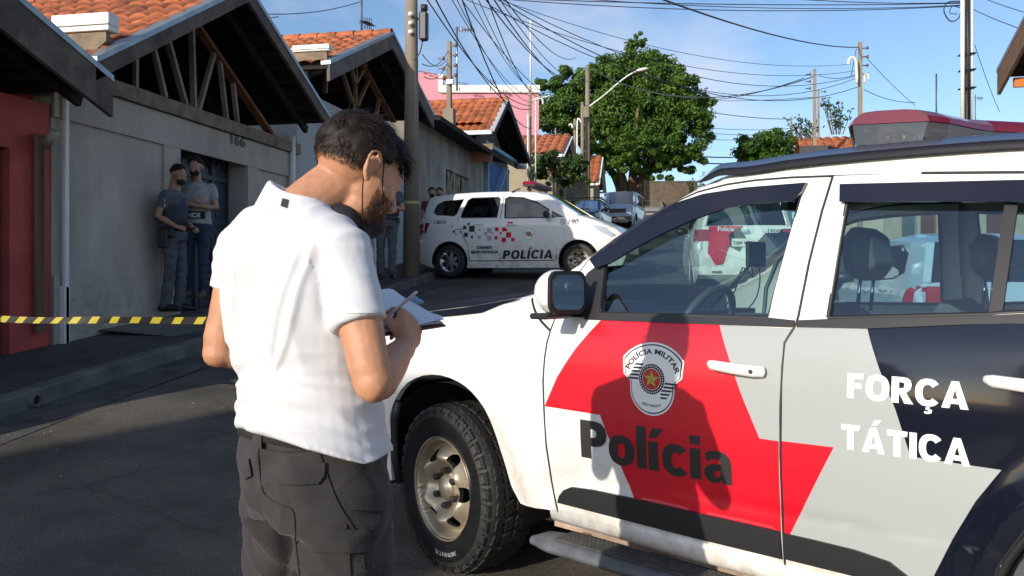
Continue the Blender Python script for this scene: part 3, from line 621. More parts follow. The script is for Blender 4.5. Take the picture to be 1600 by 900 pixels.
    w_ = MB(); w_.tube(dens([V(-1.94, .50, 1.77), V(-1.99, .52, 1.80), V(-2.02, .52, 1.82), V(-2.06, .52, 1.79), V(-2.07, .52, 1.76)], 3), .005, 6); obj('bar_cable', w_, black, lb, world=False)
    # mirror
    for s in (1, -1):
        c = V(-.745, s*1.005, 1.262)
        q = MB(); q.sphere(c, (.075, .098, .086), 20); q.box(c+V(-.012, 0, -.0), (.10, .178, .152), bev=.035)
        q = remesh(q, .008, 4); q.v = [p for p in q.v]
        q.v = [V(max(p.x, c.x-.052), p.y, p.z) for p in q.v]
        root = bpy.data.objects.new('side_mirror', None); COL.objects.link(root); root.parent = T; WM[root.name] = WM[T.name]
        obj('mirror_housing', q, white, root, world=False)
        a = MB(); rr_ = lambda w, h, r: [(sx*(w/2-r)+r*cos(t), sz*(h/2-r)+r*sin(t)) for sx, sz, t0 in ((1, 1, 0), (-1, 1, pi/2), (-1, -1, pi), (1, -1, 1.5*pi)) for t in [t0+pi/2*i/6 for i in range(7)]]
        tilt = Matrix.Rotation(s*radians(-6), 3, 'Z'); a.prism([c+tilt @ V(-.050, y, z) for y, z in rr_(.185, .16, .04)], tilt @ V(-.014, 0, 0)); a.beam((-.72, s*.86, 1.20), (-.73, s*1.0, 1.215), .07, .05, mi=0, bev=.015); a.box((c.x+.015, c.y+s*.02, c.z-.088), (.085, .15, .022), 0, bev=.008)
        obj('mirror_frame', a, black, root, world=False)
        a = MB(); a.prism([c+tilt @ V(-.064, y, z) for y, z in rr_(.155, .13, .032)], tilt @ V(-.003, 0, 0)); obj('mirror_glass', a, mat('mirror', (.8, .82, .8), .02, metal=1), root, world=False)
    # sill, running board, wheels
    for s in (1, -1):
        q = MB(); loft(q, [V(-.62, s*.865, .40), V(-1.2, s*.872, .395), V(-2.15, s*.868, .395)], [(.05, .034)]*3, V(0, 0, 1), 14)
        obj('sill', q, white, T, world=False)
        q = MB(); q.box((-1.36, s*.80, .335), (1.56, .05, .045), 0)
        for x in (-.75, -1.1, -1.5, -1.95): q.box((x, s*.84, .31), (.04, .14, .02), 0)
        obj('frame_rail', q, mat('worn frame rail', (.50, .36, .27), .6, var=.5, vscale=8), T, world=False)
        q = MB(); loft(q, [V(-.60, s*.97, .292), V(-.64, s*.945, .295), V(-.70, s*.94, .296), V(-2.05, s*.94, .296), V(-2.1, s*.94, .293)], [(.03, .018), (.075, .030), (.088, .033), (.088, .033), (.06, .02)], V(0, 1, 0), 16, dome=True)
        q.box((-1.37, s*.935, .329), (1.30, .11, .006), 1)
        for i in range(64):
            for j in range(4): q.box((-.76-.0195*i, s*.935+(-.04+.027*j), .3335), (.010, .005, .003), 1, Matrix.Rotation(.7*(1 if (i+j) % 2 else -1), 3, 'Z'))
        obj('running_board', q, [mat('grey step plastic', (.12, .13, .14), .55, var=.4, vscale=12), mat('step tread', (.075, .07, .062), .85, var=.4, vscale=20)], T, world=False)
        wheel(T, (0, s*.785, .372), .372, .245, s, .222, steer=radians(-9), detail=2 if s > 0 else 1, letters=s > 0)
        wheel(T, (-2.66, s*.785, .372), .372, .245, s, .222, detail=1)
        q = MB(); q.box((.80, s*.55, .86), (.16, .34, .16), bev=.04); obj('headlight', q, clearp if False else mat('headlight', (.6, .62, .65), .1, coat=1), T, world=False)
        q = MB(); q.box((-3.72, s*.72, 1.0), (.08, .14, .34), bev=.03); obj('taillight', q, redlens, T, world=False)
    q = MB(); q.box((.95, 0, .80), (.03, .9, .22), bev=.01); q.box((.97, 0, .45), (.04, 1.1, .16), bev=.01); obj('grille', q, black, T, world=False)
    # cabin
    q = MB(); q.box((-.66, 0, .98), (.50, 1.42, .30), 0, bev=.08); q.box((-1.5, 0, .56), (2.2, 1.5, .08), 0); q.box((-1.45, 0, .80), (.9, .22, .35), 0, bev=.05)
    for s in (1, -1): q.box((-1.1, s*.835, .80), (.9, .03, .62)); q.box((-2.1, s*.835, .80), (.9, .03, .62))
    q.box((-.60, .42, 1.165), (.20, .42, .09), 0, bev=.04)
    obj('dashboard', q, cabin, T, world=False)
    q = MB(); c = V(-1.02, .42, 1.10); rot = Matrix.Rotation(radians(-24), 3, 'Y')
    ring = [c+rot @ V(0, .19*cos(a), .19*sin(a)) for a in [2*pi*i/28 for i in range(29)]]; q.tube(ring, .015, 8, cap=False)
    q.sphere(c+V(.02, 0, 0), (.035, .07, .06), 12, 0, rot); q.beam(c+rot @ V(0, -.18, 0), c+rot @ V(0, .18, 0), .02, .035); q.beam(c, c+rot @ V(0, 0, -.18), .04, .02); q.beam(c, c+V(.3, 0, -.1), .06, .06)
    obj('steering_wheel', q, mat('wheel grip', (.06, .07, .08), .5), T, world=False)
    for (x, y) in ((-1.62, .42), (-1.80, -.40), (-2.62, .4), (-2.62, -.4)):
        q = MB(); q.box((x+.02, y, .92), (.13, .50, .62), 0, Matrix.Rotation(radians(10), 3, 'Y'), bev=.06); q.box((x+.32, y, .66), (.52, .5, .14), 0, bev=.05)
        q = remesh(q, .02, 5) if False else q
        hr = MB(); hr.box((x-.05, y, 1.40), (.11, .27, .19), 0, Matrix.Rotation(radians(8), 3, 'Y'), bev=.045)
        so_ = obj('seat', q, seatm, T, world=False); hq = remesh(hr, .012, 6); obj('headrest', hq, mat('headrest vinyl', (.14, .15, .16), .4), so_, world=False)
        po = MB(); [po.tube([V(x-.04, y+k, 1.2), V(x-.05, y+k, 1.33)], .007, 8) for k in (.06, -.06)]; obj('headrest_post', po, chrome, so_, world=False)
    q = MB(); q.beam((-1.70, -.79, 1.55), (-1.78, -.80, .85), .05, .012); obj('seat_belt', q, mat('belt webbing', (.30, .29, .25), .8), T, world=False)
    # dashboard tablet and cables
    tb = MB(); c = V(-.98, -.10, 1.42); rot = Matrix.Rotation(radians(-18), 3, 'Z'); tb.box(c, (.02, .115, .115), 0, rot, bev=.006); tb.tube([c+V(.03, 0, -.05), c+V(.10, .0, -.12), c+V(.22, .02, -.25)], .008, 6)
    tb.tube(dens([c+V(0, .04, -.05), c+V(-.02, .07, -.10), c+V(0, .12, -.06), c+V(.02, .15, -.16), c+V(.1, .1, -.24)], 3), .003, 5); tb.tube(dens([c+V(0, -.03, -.05), c+V(-.02, .0, -.12), c+V(.03, -.06, -.2), c+V(.1, -.1, -.26)], 3), .003, 5)
    obj('dashboard_tablet', tb, mat('tablet casing', (.012, .016, .022), .3), T, world=False)
    q = MB(); q.box((-1.22, .0, 1.63), (.03, .24, .07), bev=.015); obj('rear_view_mirror', q, black, T, world=False)
    return T

def arc_text(s, size, R, a_mid, bold, sx=1, flip=False):
    vs, fs = text2(s, size, bold, align='CENTER'); o = []
    for x, y in vs:
        x *= sx
        if not flip: a = radians(a_mid)-x/R; r = R+y
        else: a = radians(a_mid)+x/R; r = R-y
        o.append((r*cos(a), r*sin(a)))
    return o, fs
def badge(parent, Y, cx, cz, hh, side, off, detail=True):
    """military police shield; hh = half height; text reads when seen from outside"""
    k = hh/1.16; mir = -1 if side > 0 else 1
    def put(mb, loops, o, mi, pre=None):
        f = lambda p: (cx+mir*p[0]*k*1.13, cz+p[1]*k)
        if pre: skin(mb, None, Y, o, mi, side, .03, pre=([f(p) for p in pre[0]], pre[1]))
        else: skin(mb, [[f(p) for p in lp] for lp in loops], Y, o, mi, side, .03)
    top = [(1.30*sin(radians(a)), -.20+1.36*cos(radians(a))) for a in range(-52, 53, 8)]
    def shield(s):
        t = [(x*s, .0+(y)*s) for x, y in top]
        return [(-.98*s, .10*s), (-.74*s, -.12*s)]+[(-.74*s*cos(radians(a)), -.36*s-.80*s*sin(radians(a))) for a in range(0, 181, 12)][0:]+[(.74*s, -.12*s), (.98*s, .10*s)]+list(reversed(t))
    B = PMB(); put(B, [shield(1.0)], off, 0)
    put(B, [shield(.95)], off+.0006, 1); put(B, [shield(.915)], off+.0012, 0)
    if detail:
        put(B, None, off+.002, 1, arc_text('POLÍCIA MILITAR', .225, .80, 90, .007, 1.18)); 
        put(B, None, off+.002, 1, arc_text('SÃO PAULO', .11, .88, -90, .003, 1.1, True))
    for i in range(5):
        y = .44-.115*i; x0 = -.62-.055*i*1.0; put(B, [[(x0+.08, y+.03), (-.30+.0*i, y+.03), (-.30, y-.03), (x0, y-.03)]], off+.0018, 1)
        y = -.10-.115*i; x1 = .86-.08*i; put(B, [[(.30, y+.03), (x1, y+.03), (x1-.07, y-.03), (.30, y-.03)]], off+.0018, 1)
    circ = lambda r, n=36: [(r*.88*cos(2*pi*i/n), r*sin(2*pi*i/n)) for i in range(n)]
    put(B, [circ(.50)], off+.0024, 0); put(B, [circ(.48)], off+.003, 1)
    for i in range(32): a = 2*pi*i/32; put(B, [[(.42*.88*cos(a)+.022*cos(b), .42*sin(a)+.022*sin(b)) for b in [pi*j/3 for j in range(6)]]], off+.0036, 0)
    put(B, [circ(.35)], off+.0036, 0); put(B, [circ(.335)], off+.0042, 2)
    st = []
    for i in range(10): a = pi/2+pi*i/5; r = .29 if i % 2 == 0 else .12; st.append((r*cos(a)*.92, r*sin(a)))
    for i in range(10): put(B, [[(0, 0), st[i], st[(i+1) % 10]]], off+.005, 3 if i % 2 else 4)
    B.pad(); return obj('police_crest', B, [whitev, mat('crest navy', (.008, .012, .03), .4), mat('crest red', (.5, .01, .02), .4), mat('crest gold', (.55, .42, .06), .35), mat('crest dark gold', (.30, .24, .03), .35)], parent, world=False, cn=B.n)
# ---------------------------------------------------------------- smaller cars
def car(name, label, cat, loc, rz, S, paint, group=None):
    T = thing(name, label, cat, loc, rz, group)
    L = S['len']; hw = S['hw']; top = S['top']            # top: list (x, ze, zc, kind) from front bottom to rear bottom, x from rear axle
    xs = sorted([(p[0], p[1]) for p in top]); belt = S['belt']
    x0 = min(p[0] for p in xs); x1 = max(p[0] for p in xs); wb = S['wb']; R = S['R']
    zP = [(0, hw-.08), (.3, hw-.02), (.6, hw), (belt-.1, hw-.01), (belt, hw-.04), (S['h'], hw-S.get('tumble', .2))]
    def Y(x, z):
        y = sinterp(z, zP, .05)
        if x > wb: y -= S.get('nose', .30)*((x-wb)/(x1-wb+.01))**2.5
        if x < -.1: y -= S.get('tail', .10)*((-.1-x)/(-x0))**2
        for cx in (0, wb): y += .012*exp(-((sqrt((x-cx)**2+(z-R)**2)-(R+.09))/.05)**2)
        d = interp(x, xs)-z; r = .09
        if d < r and z > .7: d = max(d, 0); y -= (r-sqrt(max(r*r-(r-d)**2, 0)))*.7
        return y
    ar = R+.065
    E = [(p[0], p[1]) for p in top]
    poly = E+arcpts(0, R, ar, 180+20, -20, 16)+arcpts(wb, R, ar, 180+20, -20, 16)
    B = PMB()
    for s in (1, -1): skin(B, [poly]+S['win'], Y, 0, 0, s, (.09, .05), lip=.03)
    segs = []; cur = []; kind = None
    groups = {}
    for a, b in zip(top, top[1:]):
        groups.setdefault(b[3], []).append((a[:3], b[:3]))
    for a, b in groups['b']: topskin(B, dens([a, b], 2), Y, 0, ny=10)
    B.pad(); body = obj('body', B, paint, T, world=False, cn=B.n)
    for kd, nm in (('w', 'windscreen'), ('r', 'rear_glass')):
        if kd in groups:
            gm = MB(); [topskin(gm, [a, b], Y, 0, ny=10, inset=.05) for a, b in groups[kd]]; obj(nm, gm, S.get('glass', glassD), T, world=False)
            for s in (1, -1):
                fm = MB()
                for a, b in groups[kd]: fm.beam(V(a[0], s*(Y(a[0], a[1])-.03), a[1]), V(b[0], s*(Y(b[0], b[1])-.03), b[1]), .07, .03)
                obj(nm.replace('_glass', '').replace('windscreen', 'front')+'_pillar', fm, paint, T, world=False)
    for s in (1, -1):
        for w in S['win']:
            gm = PMB(); skin(gm, [w], Y, -.012, 0, s, .2); wo = obj('side_window', gm, S.get('glass', glassD), T, world=False, cn=gm.n)
            f = MB(); f.tube([V(x, s*(Y(x, z)-.004), z) for x, z in w+w[:1]], .012, 5); obj('window_seal', f, black, wo, world=False)
        ln = MB()
        for l in S['gaps']: ln.tube([V(x, s*(Y(x, z)+.0005), z) for x, z in l], .0065, 4)
        obj('door_seam', ln, underm, T, world=False)
        for hx, hz in S['handles']:
            hb = MB(); loft(hb, [V(hx-.09, s*(Y(hx, hz)+.02), hz), V(hx+.09, s*(Y(hx, hz)+.02), hz)], [(.012, .016)]*2, V(0, 1, 0), 8, dome=True); obj('handle', hb, paint if S.get('bodyhandle', 1) else black, T, world=False)
        mx_, mz = S['mirror']; m = MB(); m.sphere((mx_, s*(Y(mx_, mz)+.12), mz), (.06, .11, .075), 12); m.beam((mx_, s*(Y(mx_, mz)-.02), mz-.04), (mx_, s*(Y(mx_, mz)+.06), mz-.03), .05, .03); obj('side_mirror', m, black, T, world=False)
        wheel(T, (0, s*(hw-.125), R), R, S.get('tw', .2), s, R*.64, style=S.get('rim', 'alloy'), detail=1)
        wheel(T, (wb, s*(hw-.125), R), R, S.get('tw', .2), s, R*.64, steer=S.get('steer', 0), style=S.get('rimf', S.get('rim', 'alloy')), detail=1)
        hl = S['head']; m = MB(); xh = hl[0]
        q = PMB(); skin(q, [hl[1]], Y, .006, 0, s, .06, lip=.05); q.pad(); obj('headlight', q, mat('car headlight', (.42, .47, .52), .08, coat=1), T, world=False, cn=q.n)
        q = PMB(); skin(q, [S['taillight']], Y, .008, 0, s, .06, lip=.05); q.pad()
        tx = S['tailx']; q.box((tx[0], s*(Y(tx[0], .9)-.12), tx[1]), (.03, .22, tx[2]), 0, bev=.01)
        tl = obj('taillight', q, redlens, T, world=False)
    U = MB(); U.box((wb/2, 0, .42), (x1-x0-1.0, hw*2-.5, .3)); U.box((wb/2, 0, .38), (wb-2*ar-.05, hw*2-.12, .28)); U.box((x1-.4, 0, .45), (.6, 1.2, .3)); U.box((x0+.35, 0, .45), (.5, 1.3, .3))
    for cx in (0, wb):
        for s in (1, -1):
            pr = arcpts(cx, R, ar+.0, -10, 190, 14); m = len(pr); vs = [V(x, s*(hw-.03), z) for x, z in pr]+[V(x, s*(hw-.35), z) for x, z in pr]
            U.add(vs, [(i, i+1, i+1+m, i+m) for i in range(m-1)]+[tuple(range(m, 2*m))], 0)
    obj('underbody', U, underm, T, world=False)
    I = MB()
    for x in S['seats']:
        for y in (.36, -.36): I.box((x, y, .85), (.14, .46, .6), 0, Matrix.Rotation(radians(-10), 3, 'Y'), bev=.05); I.box((x-.05, y, 1.22), (.09, .24, .17), 0, bev=.04)
    I.box((S['seats'][0]+.9, 0, belt-.12), (.4, 1.3, .25), 0, bev=.06); obj('cabin', I, cabin, T, world=False)
    g_ = MB()
    for (c, d) in S['grille']: g_.box(c, d, 0, bev=.012)
    if g_.v: obj('grille', g_, black, T, world=False)
    T_ = {'T': T, 'Y': Y, 'body': body}; return T_
SPIN = dict(len=4.36, hw=.865, h=1.69, wb=2.62, R=.325, belt=1.10, seats=[1.35, .45], rim='alloy', rimf='steel', glass=glassmat('van glass', (.22, .26, .27), .03),
    top=[(3.40, .24, .24, 'b'), (3.47, .45, .45, 'b'), (3.46, .62, .66, 'b'), (3.40, .80, .84, 'b'), (3.26, .93, .97, 'b'), (3.0, 1.05, 1.08, 'b'), (2.72, 1.14, 1.17, 'b'), (2.58, 1.18, 1.21, 'b'),
         (1.93, 1.58, 1.63, 'w'), (1.72, 1.645, 1.69, 'b'), (1.3, 1.675, 1.715, 'b'), (.6, 1.685, 1.725, 'b'), (0, 1.67, 1.71, 'b'), (-.42, 1.635, 1.67, 'b'), (-.53, 1.60, 1.62, 'b'), (-.56, 1.52, 1.53, 'b'),
         (-.66, 1.14, 1.15, 'r'), (-.71, 1.0, 1.0, 'b'), (-.73, .78, .78, 'b'), (-.76, .6, .6, 'b'), (-.75, .34, .34, 'b'), (-.6, .27, .27, 'b')],
    win=[[(-.38, 1.30), (-.31, 1.45), (-.17, 1.515), (.25, 1.545), (.12, 1.25), (.08, 1.215), (-.30, 1.245)],
         [(.23, 1.19), (.25, 1.28), (.34, 1.52), (.42, 1.565), (.98, 1.565), (1.02, 1.52), (.985, 1.165), (.28, 1.175)],
         [(1.15, 1.145), (1.12, 1.53), (1.2, 1.565), (1.5, 1.54), (1.78, 1.44), (2.03, 1.29), (2.03, 1.14)],
         [(2.10, 1.14), (2.09, 1.255), (2.32, 1.14)]],
    gaps=[[(1.06, .32), (1.06, 1.15), (1.09, 1.57)], [(2.20, .35), (2.16, 1.10)], [(.16, 1.18), (.24, .92), (.40, .62), (.43, .35)], [(.43, .33), (2.18, .33)]],
    handles=[(.62, 1.04), (1.30, 1.02)], mirror=(2.02, 1.19), head=(0, [(2.85, 1.0), (3.12, .94), (3.28, .80), (3.22, .76), (3.02, .86)]),
    taillight=[(-.70, 1.02), (-.62, 1.10), (-.44, 1.09), (-.52, .88), (-.70, .90)], tailx=(-.71, .985, .2), grille=[((3.47, 0, .66), (.03, .8, .10)), ((3.47, 0, .38), (.03, 1.1, .14))])
HATCH = dict(len=3.9, hw=.83, h=1.47, wb=2.45, R=.29, belt=.98, seats=[1.15, .35], glass=glassD,
    top=[(3.2, .22, .22, 'b'), (3.27, .45, .45, 'b'), (3.24, .66, .70, 'b'), (3.05, .84, .88, 'b'), (2.6, .97, 1.0, 'b'), (2.35, 1.02, 1.05, 'b'), (1.65, 1.38, 1.42, 'w'), (1.3, 1.45, 1.49, 'b'), (.6, 1.46, 1.51, 'b'), (-.1, 1.42, 1.46, 'b'), (-.42, 1.36, 1.39, 'b'), (-.62, .98, .99, 'r'), (-.68, .8, .8, 'b'), (-.70, .4, .4, 'b'), (-.6, .24, .24, 'b')],
    win=[[(-.28, 1.08), (-.2, 1.26), (.1, 1.35), (.78, 1.37), (.78, 1.0), (0, 1.02)], [(.88, 1.0), (.88, 1.37), (1.3, 1.36), (1.62, 1.26), (2.0, 1.02)]],
    gaps=[[(.83, .3), (.83, 1.4)], [(1.95, .35), (2.02, .98)], [(-.05, .9), (.36, .6), (.4, .35)]], handles=[(.3, .9), (1.05, .88)], mirror=(1.9, 1.03), head=(0, [(2.75, .86), (3.05, .8), (3.1, .66), (2.85, .7)]),
    taillight=[(-.66, .94), (-.5, .96), (-.42, .80), (-.6, .74)], tailx=(-.68, .86, .18), grille=[((3.26, 0, .6), (.03, .8, .12)), ((3.28, 0, .35), (.03, 1, .12))])
VAN = dict(len=4.2, hw=.86, h=1.86, wb=2.5, R=.36, belt=1.16, seats=[1.35, .35], glass=glassD, tumble=.12, nose=.12, tail=.03,
    top=[(3.12, .38, .38, 'b'), (3.2, .6, .6, 'b'), (3.18, .92, .95, 'b'), (3.08, 1.08, 1.11, 'b'), (2.3, 1.18, 1.22, 'b'), (1.9, 1.78, 1.82, 'w'), (1.6, 1.84, 1.88, 'b'), (.5, 1.86, 1.90, 'b'), (-.6, 1.82, 1.86, 'b'), (-.72, 1.72, 1.74, 'b'), (-.78, 1.18, 1.18, 'r'), (-.82, .8, .8, 'b'), (-.80, .42, .42, 'b')],
    win=[[(-.55, 1.24), (-.5, 1.66), (.2, 1.7), (.2, 1.22)], [(.3, 1.22), (.3, 1.7), (1.0, 1.7), (1.0, 1.2)], [(1.1, 1.2), (1.1, 1.7), (1.7, 1.68), (2.08, 1.2)]],
    gaps=[[(1.05, .5), (1.05, 1.75)], [(2.1, .5), (2.12, 1.15)], [(.25, .6), (.25, 1.7)]], handles=[(.45, 1.08), (1.25, 1.08)], mirror=(1.95, 1.25), head=(0, [(2.95, 1.02), (3.12, .98), (3.12, .78), (2.95, .80)]),
    taillight=[(-.78, 1.1), (-.7, 1.1), (-.7, .8), (-.78, .8)], tailx=(-.8, .95, .25), grille=[((3.2, 0, .85), (.03, 1.0, .18)), ((3.22, 0, .5), (.06, 1.4, .14))])
def spin(label, loc, rz, num, rear):
    D = car('police_minivan', label, 'police car', loc, rz, SPIN, white); T = D['T']; Y = D['Y']
    b = MB(); b.box((1.55, 0, 1.79), (.26, 1.15, .03), 0, bev=.01)
    lb = obj('light_bar', b, black, T, world=False); q = MB(); q.box((1.55, 0, 1.835), (.26, 1.18, .07), 0, bev=.028); obj('red_dome', q, lensmat('red van dome', (.30, .008, .045), .6), lb, world=False)
    q = MB(); q.box((1.55, -.50, 1.835), (.12, .16, .04), 0, bev=.01); obj('lit_beacon', q, mat('lit red beacon', (.9, .02, .05), .3, emit=(1, .03, .12, 1.3)), lb, world=False)
    q = MB()
    for s in (1, -1): q.beam((1.35, s*.5, 1.74), (1.25, s*.68, 1.66), .03, .02); q.beam((1.55, s*.5, 1.78), (1.55, s*.62, 1.70), .04, .02)
    obj('bar_bracket', q, black, lb, world=False)
    s = -1; P = lambda x, z: ((x-310)/364, (725-z)/372)
    if not rear:
        sq = PMB()
        for x, z, r, c in ((430, 360, 13, 1), (457, 335, 9, 1), (485, 370, 22, 1), (347, 388, 9, 1), (330, 347, 5, 1), (400, 392, 6, 1), (362, 405, 5, 1), (440, 413, 15, 1), (487, 429, 9, 1), (513, 404, 6, 2), (545, 380, 8, 2), (543, 432, 12, 2), (590, 408, 12, 2), (617, 385, 17, 2), (617, 440, 17, 2), (645, 407, 5, 1),
                           (675, 378, 14, 0), (670, 439, 12, 0), (703, 405, 8, 0), (727, 380, 14, 0), (745, 385, 9, 0), (763, 420, 19, 0), (727, 455, 17, 0), (795, 453, 13, 0)):
            cx, cz = P(x, z); r /= 372; skin(sq, [[(cx-r, cz-r), (cx+r, cz-r), (cx+r, cz+r), (cx-r, cz+r)]], Y, .002, c, s, .1)
        skin(sq, [[P(355, 374), P(355, 371), P(430, 367), P(430, 373)]], Y, .002, 1, s, .1); skin(sq, [[P(752, 325), P(795, 325), P(788, 343), P(757, 343)]], Y, .002, 0, s, .1)
        sq.pad(); obj('chequer_decal', sq, [redv, mat('chequer navy', (.012, .016, .035), .4), greyv], T, world=False, cn=sq.n)
        def wr(txt, px0, px1, pz, cap, bold, sh=0):
            tx = PMB()
            vs, fs = text2(txt, cap/.70, bold, sh); w0 = min(v[0] for v in vs); w1 = max(v[0] for v in vs); a = P(px0, pz); b_ = P(px1, pz); k = (b_[0]-a[0])/(w1-w0)
            skin(tx, None, Y, .003, 0, s, .1, pre=([(a[0]+(v[0]-w0)*k, a[1]+v[1]) for v in vs], fs)); tx.pad(); obj('lettering', tx, mat('navy lettering', (.012, .014, .03), .4), T, world=False, cn=tx.n)
        vs, fs, wt = glyphs('POLÍCIA', .12); a = P(716, 590); b_ = P(1080, 590); k = (b_[0]-a[0])/wt; tx = PMB(); skin(tx, None, Y, .003, 0, s, .1, pre=([(a[0]-v[0]*k+v[1]*.030, a[1]+v[1]*.165) for v in vs], fs)); tx.pad(); obj('lettering', tx, mat('navy lettering', (.012, .014, .03), .4), T, world=False, cn=tx.n); wr('COMANDO', 522, 640, 516, .05, .005); wr('GRUPO PATRULHA', 478, 685, 549, .05, .005); wr(num, 178, 278, 328, .07, .003, .2); wr('190', 1190, 1266, 352, .09, .006, .2)
        tx = PMB(); cx, cz = P(1152, 336); c = lambda r: [(cx+r*cos(pi*i/10), cz+r*sin(pi*i/10)) for i in range(20)]
        skin(tx, [c(.052), c(.042)], Y, .003, 0, s, .1); skin(tx, [[(cx-.02, cz+.03), (cx-.005, cz+.025), (cx-.005, cz+.01), (cx+.008, cz-.008), (cx+.02, cz-.01), (cx+.025, cz-.022), (cx+.01, cz-.03), (cx-.015, cz-.01)]], Y, .003, 0, s, .1)
        tx.pad(); obj('telephone_symbol', tx, mat('navy lettering', (.012, .014, .03), .4), T, world=False, cn=tx.n)
        cx, cz = P(912, 415); badge(T, Y, cx, cz, .115, -1, .003, False)
    else:
        m = MB(); rx = lambda z: interp(z, [(.34, -.765), (.6, -.775), (.78, -.745), (1.0, -.725), (1.14, -.675), (1.52, -.575), (1.6, -.545)])
        def pr(poly, mi, o=0):   # poly in (right, z) seen from behind; right = -y
            vs, fs = poly2([poly]); P2, F2, _ = gridcut(vs, fs, .08); m.add([V(rx(z)-.006-o, -r, z) for r, z in P2], F2, mi)
        pr([(-.60, 1.14), (-.05, 1.14), (-.16, 1.0), (-.20, .9), (-.30, .78), (-.38, .52), (-.50, .50), (-.62, .70), (-.60, .95)], 0, .004)
        pr([(-.28, 1.0), (-.12, 1.12), (.0, .93), (-.12, .72), (-.26, .80)], 1, .008); pr([(.35, 1.08), (.70, 1.08), (.66, .55), (.1, .60), (.15, .85)], 1, .006)
        pr([(-.24, .93), (.18, .93), (.18, .80), (-.24, .80)], 2, .012)
        for txt, x0, z0, sz, mi in (('Polícia', -.46, 1.055, .10, 3), (num, .22, 1.02, .095, 3), ('DJM 4E18', -.205, .835, .075, 1)):
            vs, fs = text2(txt, sz, .002); m.add([V(rx(z0)-.024, -(x0+x), z0+y) for x, y in vs], fs, mi)
        pr([(-.56, .40), (-.40, .40), (-.40, .37), (-.56, .37)], 1, .01); m.tube([V(-.735, -.075*cos(a)+.02, 1.04+.03*sin(a)) for a in [2*pi*i/16 for i in range(17)]], .006, 6, 4)
        m.box((-.735, .02, 1.04), (.01, .1, .02), 4, bev=.004)
        obj('tailgate_livery', m, [redv, blackg, mat('licence plate', (.62, .64, .55), .5), whitev, chrome], T, world=False)
    return T
# ---------------------------------------------------------------- ground
asph = asphalt(); conc = mat('pavement concrete', (.16, .15, .135), .85, var=.5, vscale=2.5, bump=.4, bscale=30)
def sheet(name, us, ts, zf, m, kind=None):
    mb = MB(); nu, ntt = len(us), len(ts)
    for u in us:
        for t in ts: mb.v.append(V(u, t, zf(u, t)))
    fs = [(i*ntt+j, (i+1)*ntt+j, (i+1)*ntt+j+1, i*ntt+j+1) for i in range(nu-1) for j in range(ntt-1)]
    mb.f = fs; mb.m = [0]*len(fs); mb.sm = [True]*len(fs); o = obj(name, mb, m); tag(o, kind=kind or 'structure'); return o
lin = lambda a, b, n: [a+(b-a)*i/n for i in range(n+1)]
KL, KR = -4.7, 3.7
sheet('ground', sorted(lin(-600, 600, 24)+lin(-40, 40, 40)), sorted(lin(-60, 1200, 30)+lin(-20, 80, 70)), lambda u, t: G(u, t)-.03-(.02 if abs(u) < 6 else 0), mat('earth', (.13, .105, .07), .95, var=.4, vscale=.4, bump=.4))
sheet('road', lin(KL, KR, 22), lin(-14, 66, 200), lambda u, t: G(u, t)+.012*noise.noise(V(u*.8, t*.8, 0)), asph)
for side, k0, k1, nm in ((-1, KL, -6.12, 'pavement'), (1, KR, 5.3, 'pavement')):
    def zf(u, t, k0=k0): return G(u, t)+.13+.01*noise.noise(V(u*1.3, t*1.3, 3))
    ks = lin(k0+side*.14, k1, 8)
    sheet(nm, ks, lin(-14, 66, 160), zf, mat('dark worn pavement', (.085, .076, .066), .9, var=.55, vscale=1.6, bump=.8, bscale=22))
    kb = MB(); ts = lin(-14, 66, 110); vs = []
    for t in ts:
        z = zf(k0, t); w = .008*noise.noise(V(t*1.7, 0, 9)); vs += [V(k0+w, t, G(k0, t)-.05), V(k0+w+side*.02, t, z-.012), V(k0+side*.035, t, z+.003), V(k0+side*.15, t, z+.004), V(k0+side*.15, t, z-.1)]
    kb.add(vs, [(i*5+j, i*5+j+1, (i+1)*5+j+1, (i+1)*5+j) for i in range(len(ts)-1) for j in range(4)], 0); o = obj('kerb', kb, conc, recalc=True); tag(o, kind='structure')
gt = MB(); ts = lin(-14, 66, 120); vs = []
for t in ts: vs += [V(KL+.0, t, G(KL, t)+.008), V(KL+.45, t, G(KL+.45, t)+.006)]
gt.add(vs, [(2*i, 2*i+1, 2*i+3, 2*i+2) for i in range(len(ts)-1)]); tag(obj('gutter', gt, mat('gutter concrete', (.10, .093, .083), .85, var=.6, vscale=3, bump=.5)), kind='structure')
rb = MB(); rnd = random.Random(3)
for i in range(170):
    t = rnd.uniform(3.2, 9.5); u = -4.5+rnd.gauss(0, .28) if rnd.random() < .6 else rnd.uniform(-6, -3.4); u = min(u, -3.2); r = rnd.uniform(.003, .008)
    z = G(u, t)+(.13 if u < KL else .012); rb.box((u, t, z+r*.5), (r*2, r*1.6, r), 0, Matrix.Rotation(rnd.random()*3, 3, 'Z'))
tag(obj('grit', rb, mat('loose grit', (.20, .18, .16), .9)), kind='stuff')
# driveway apron by the gate
ap = MB(); vs = []
for t in lin(7.9, 11.6, 12):
    for u in (-6.1, -5.5, -4.9): vs.append(V(u, t, G(u, t)+.145+(.04 if u == -6.1 else 0)-(.03 if u == -4.9 else 0)))
ap.add(vs, [(i*3+j, i*3+j+1, (i+1)*3+j+1, (i+1)*3+j) for i in range(12) for j in (0, 1)], 0, True); tag(obj('driveway', ap, mat('driveway concrete', (.19, .165, .13), .85, var=.5, vscale=1.8, bump=.3), recalc=True), kind='structure')

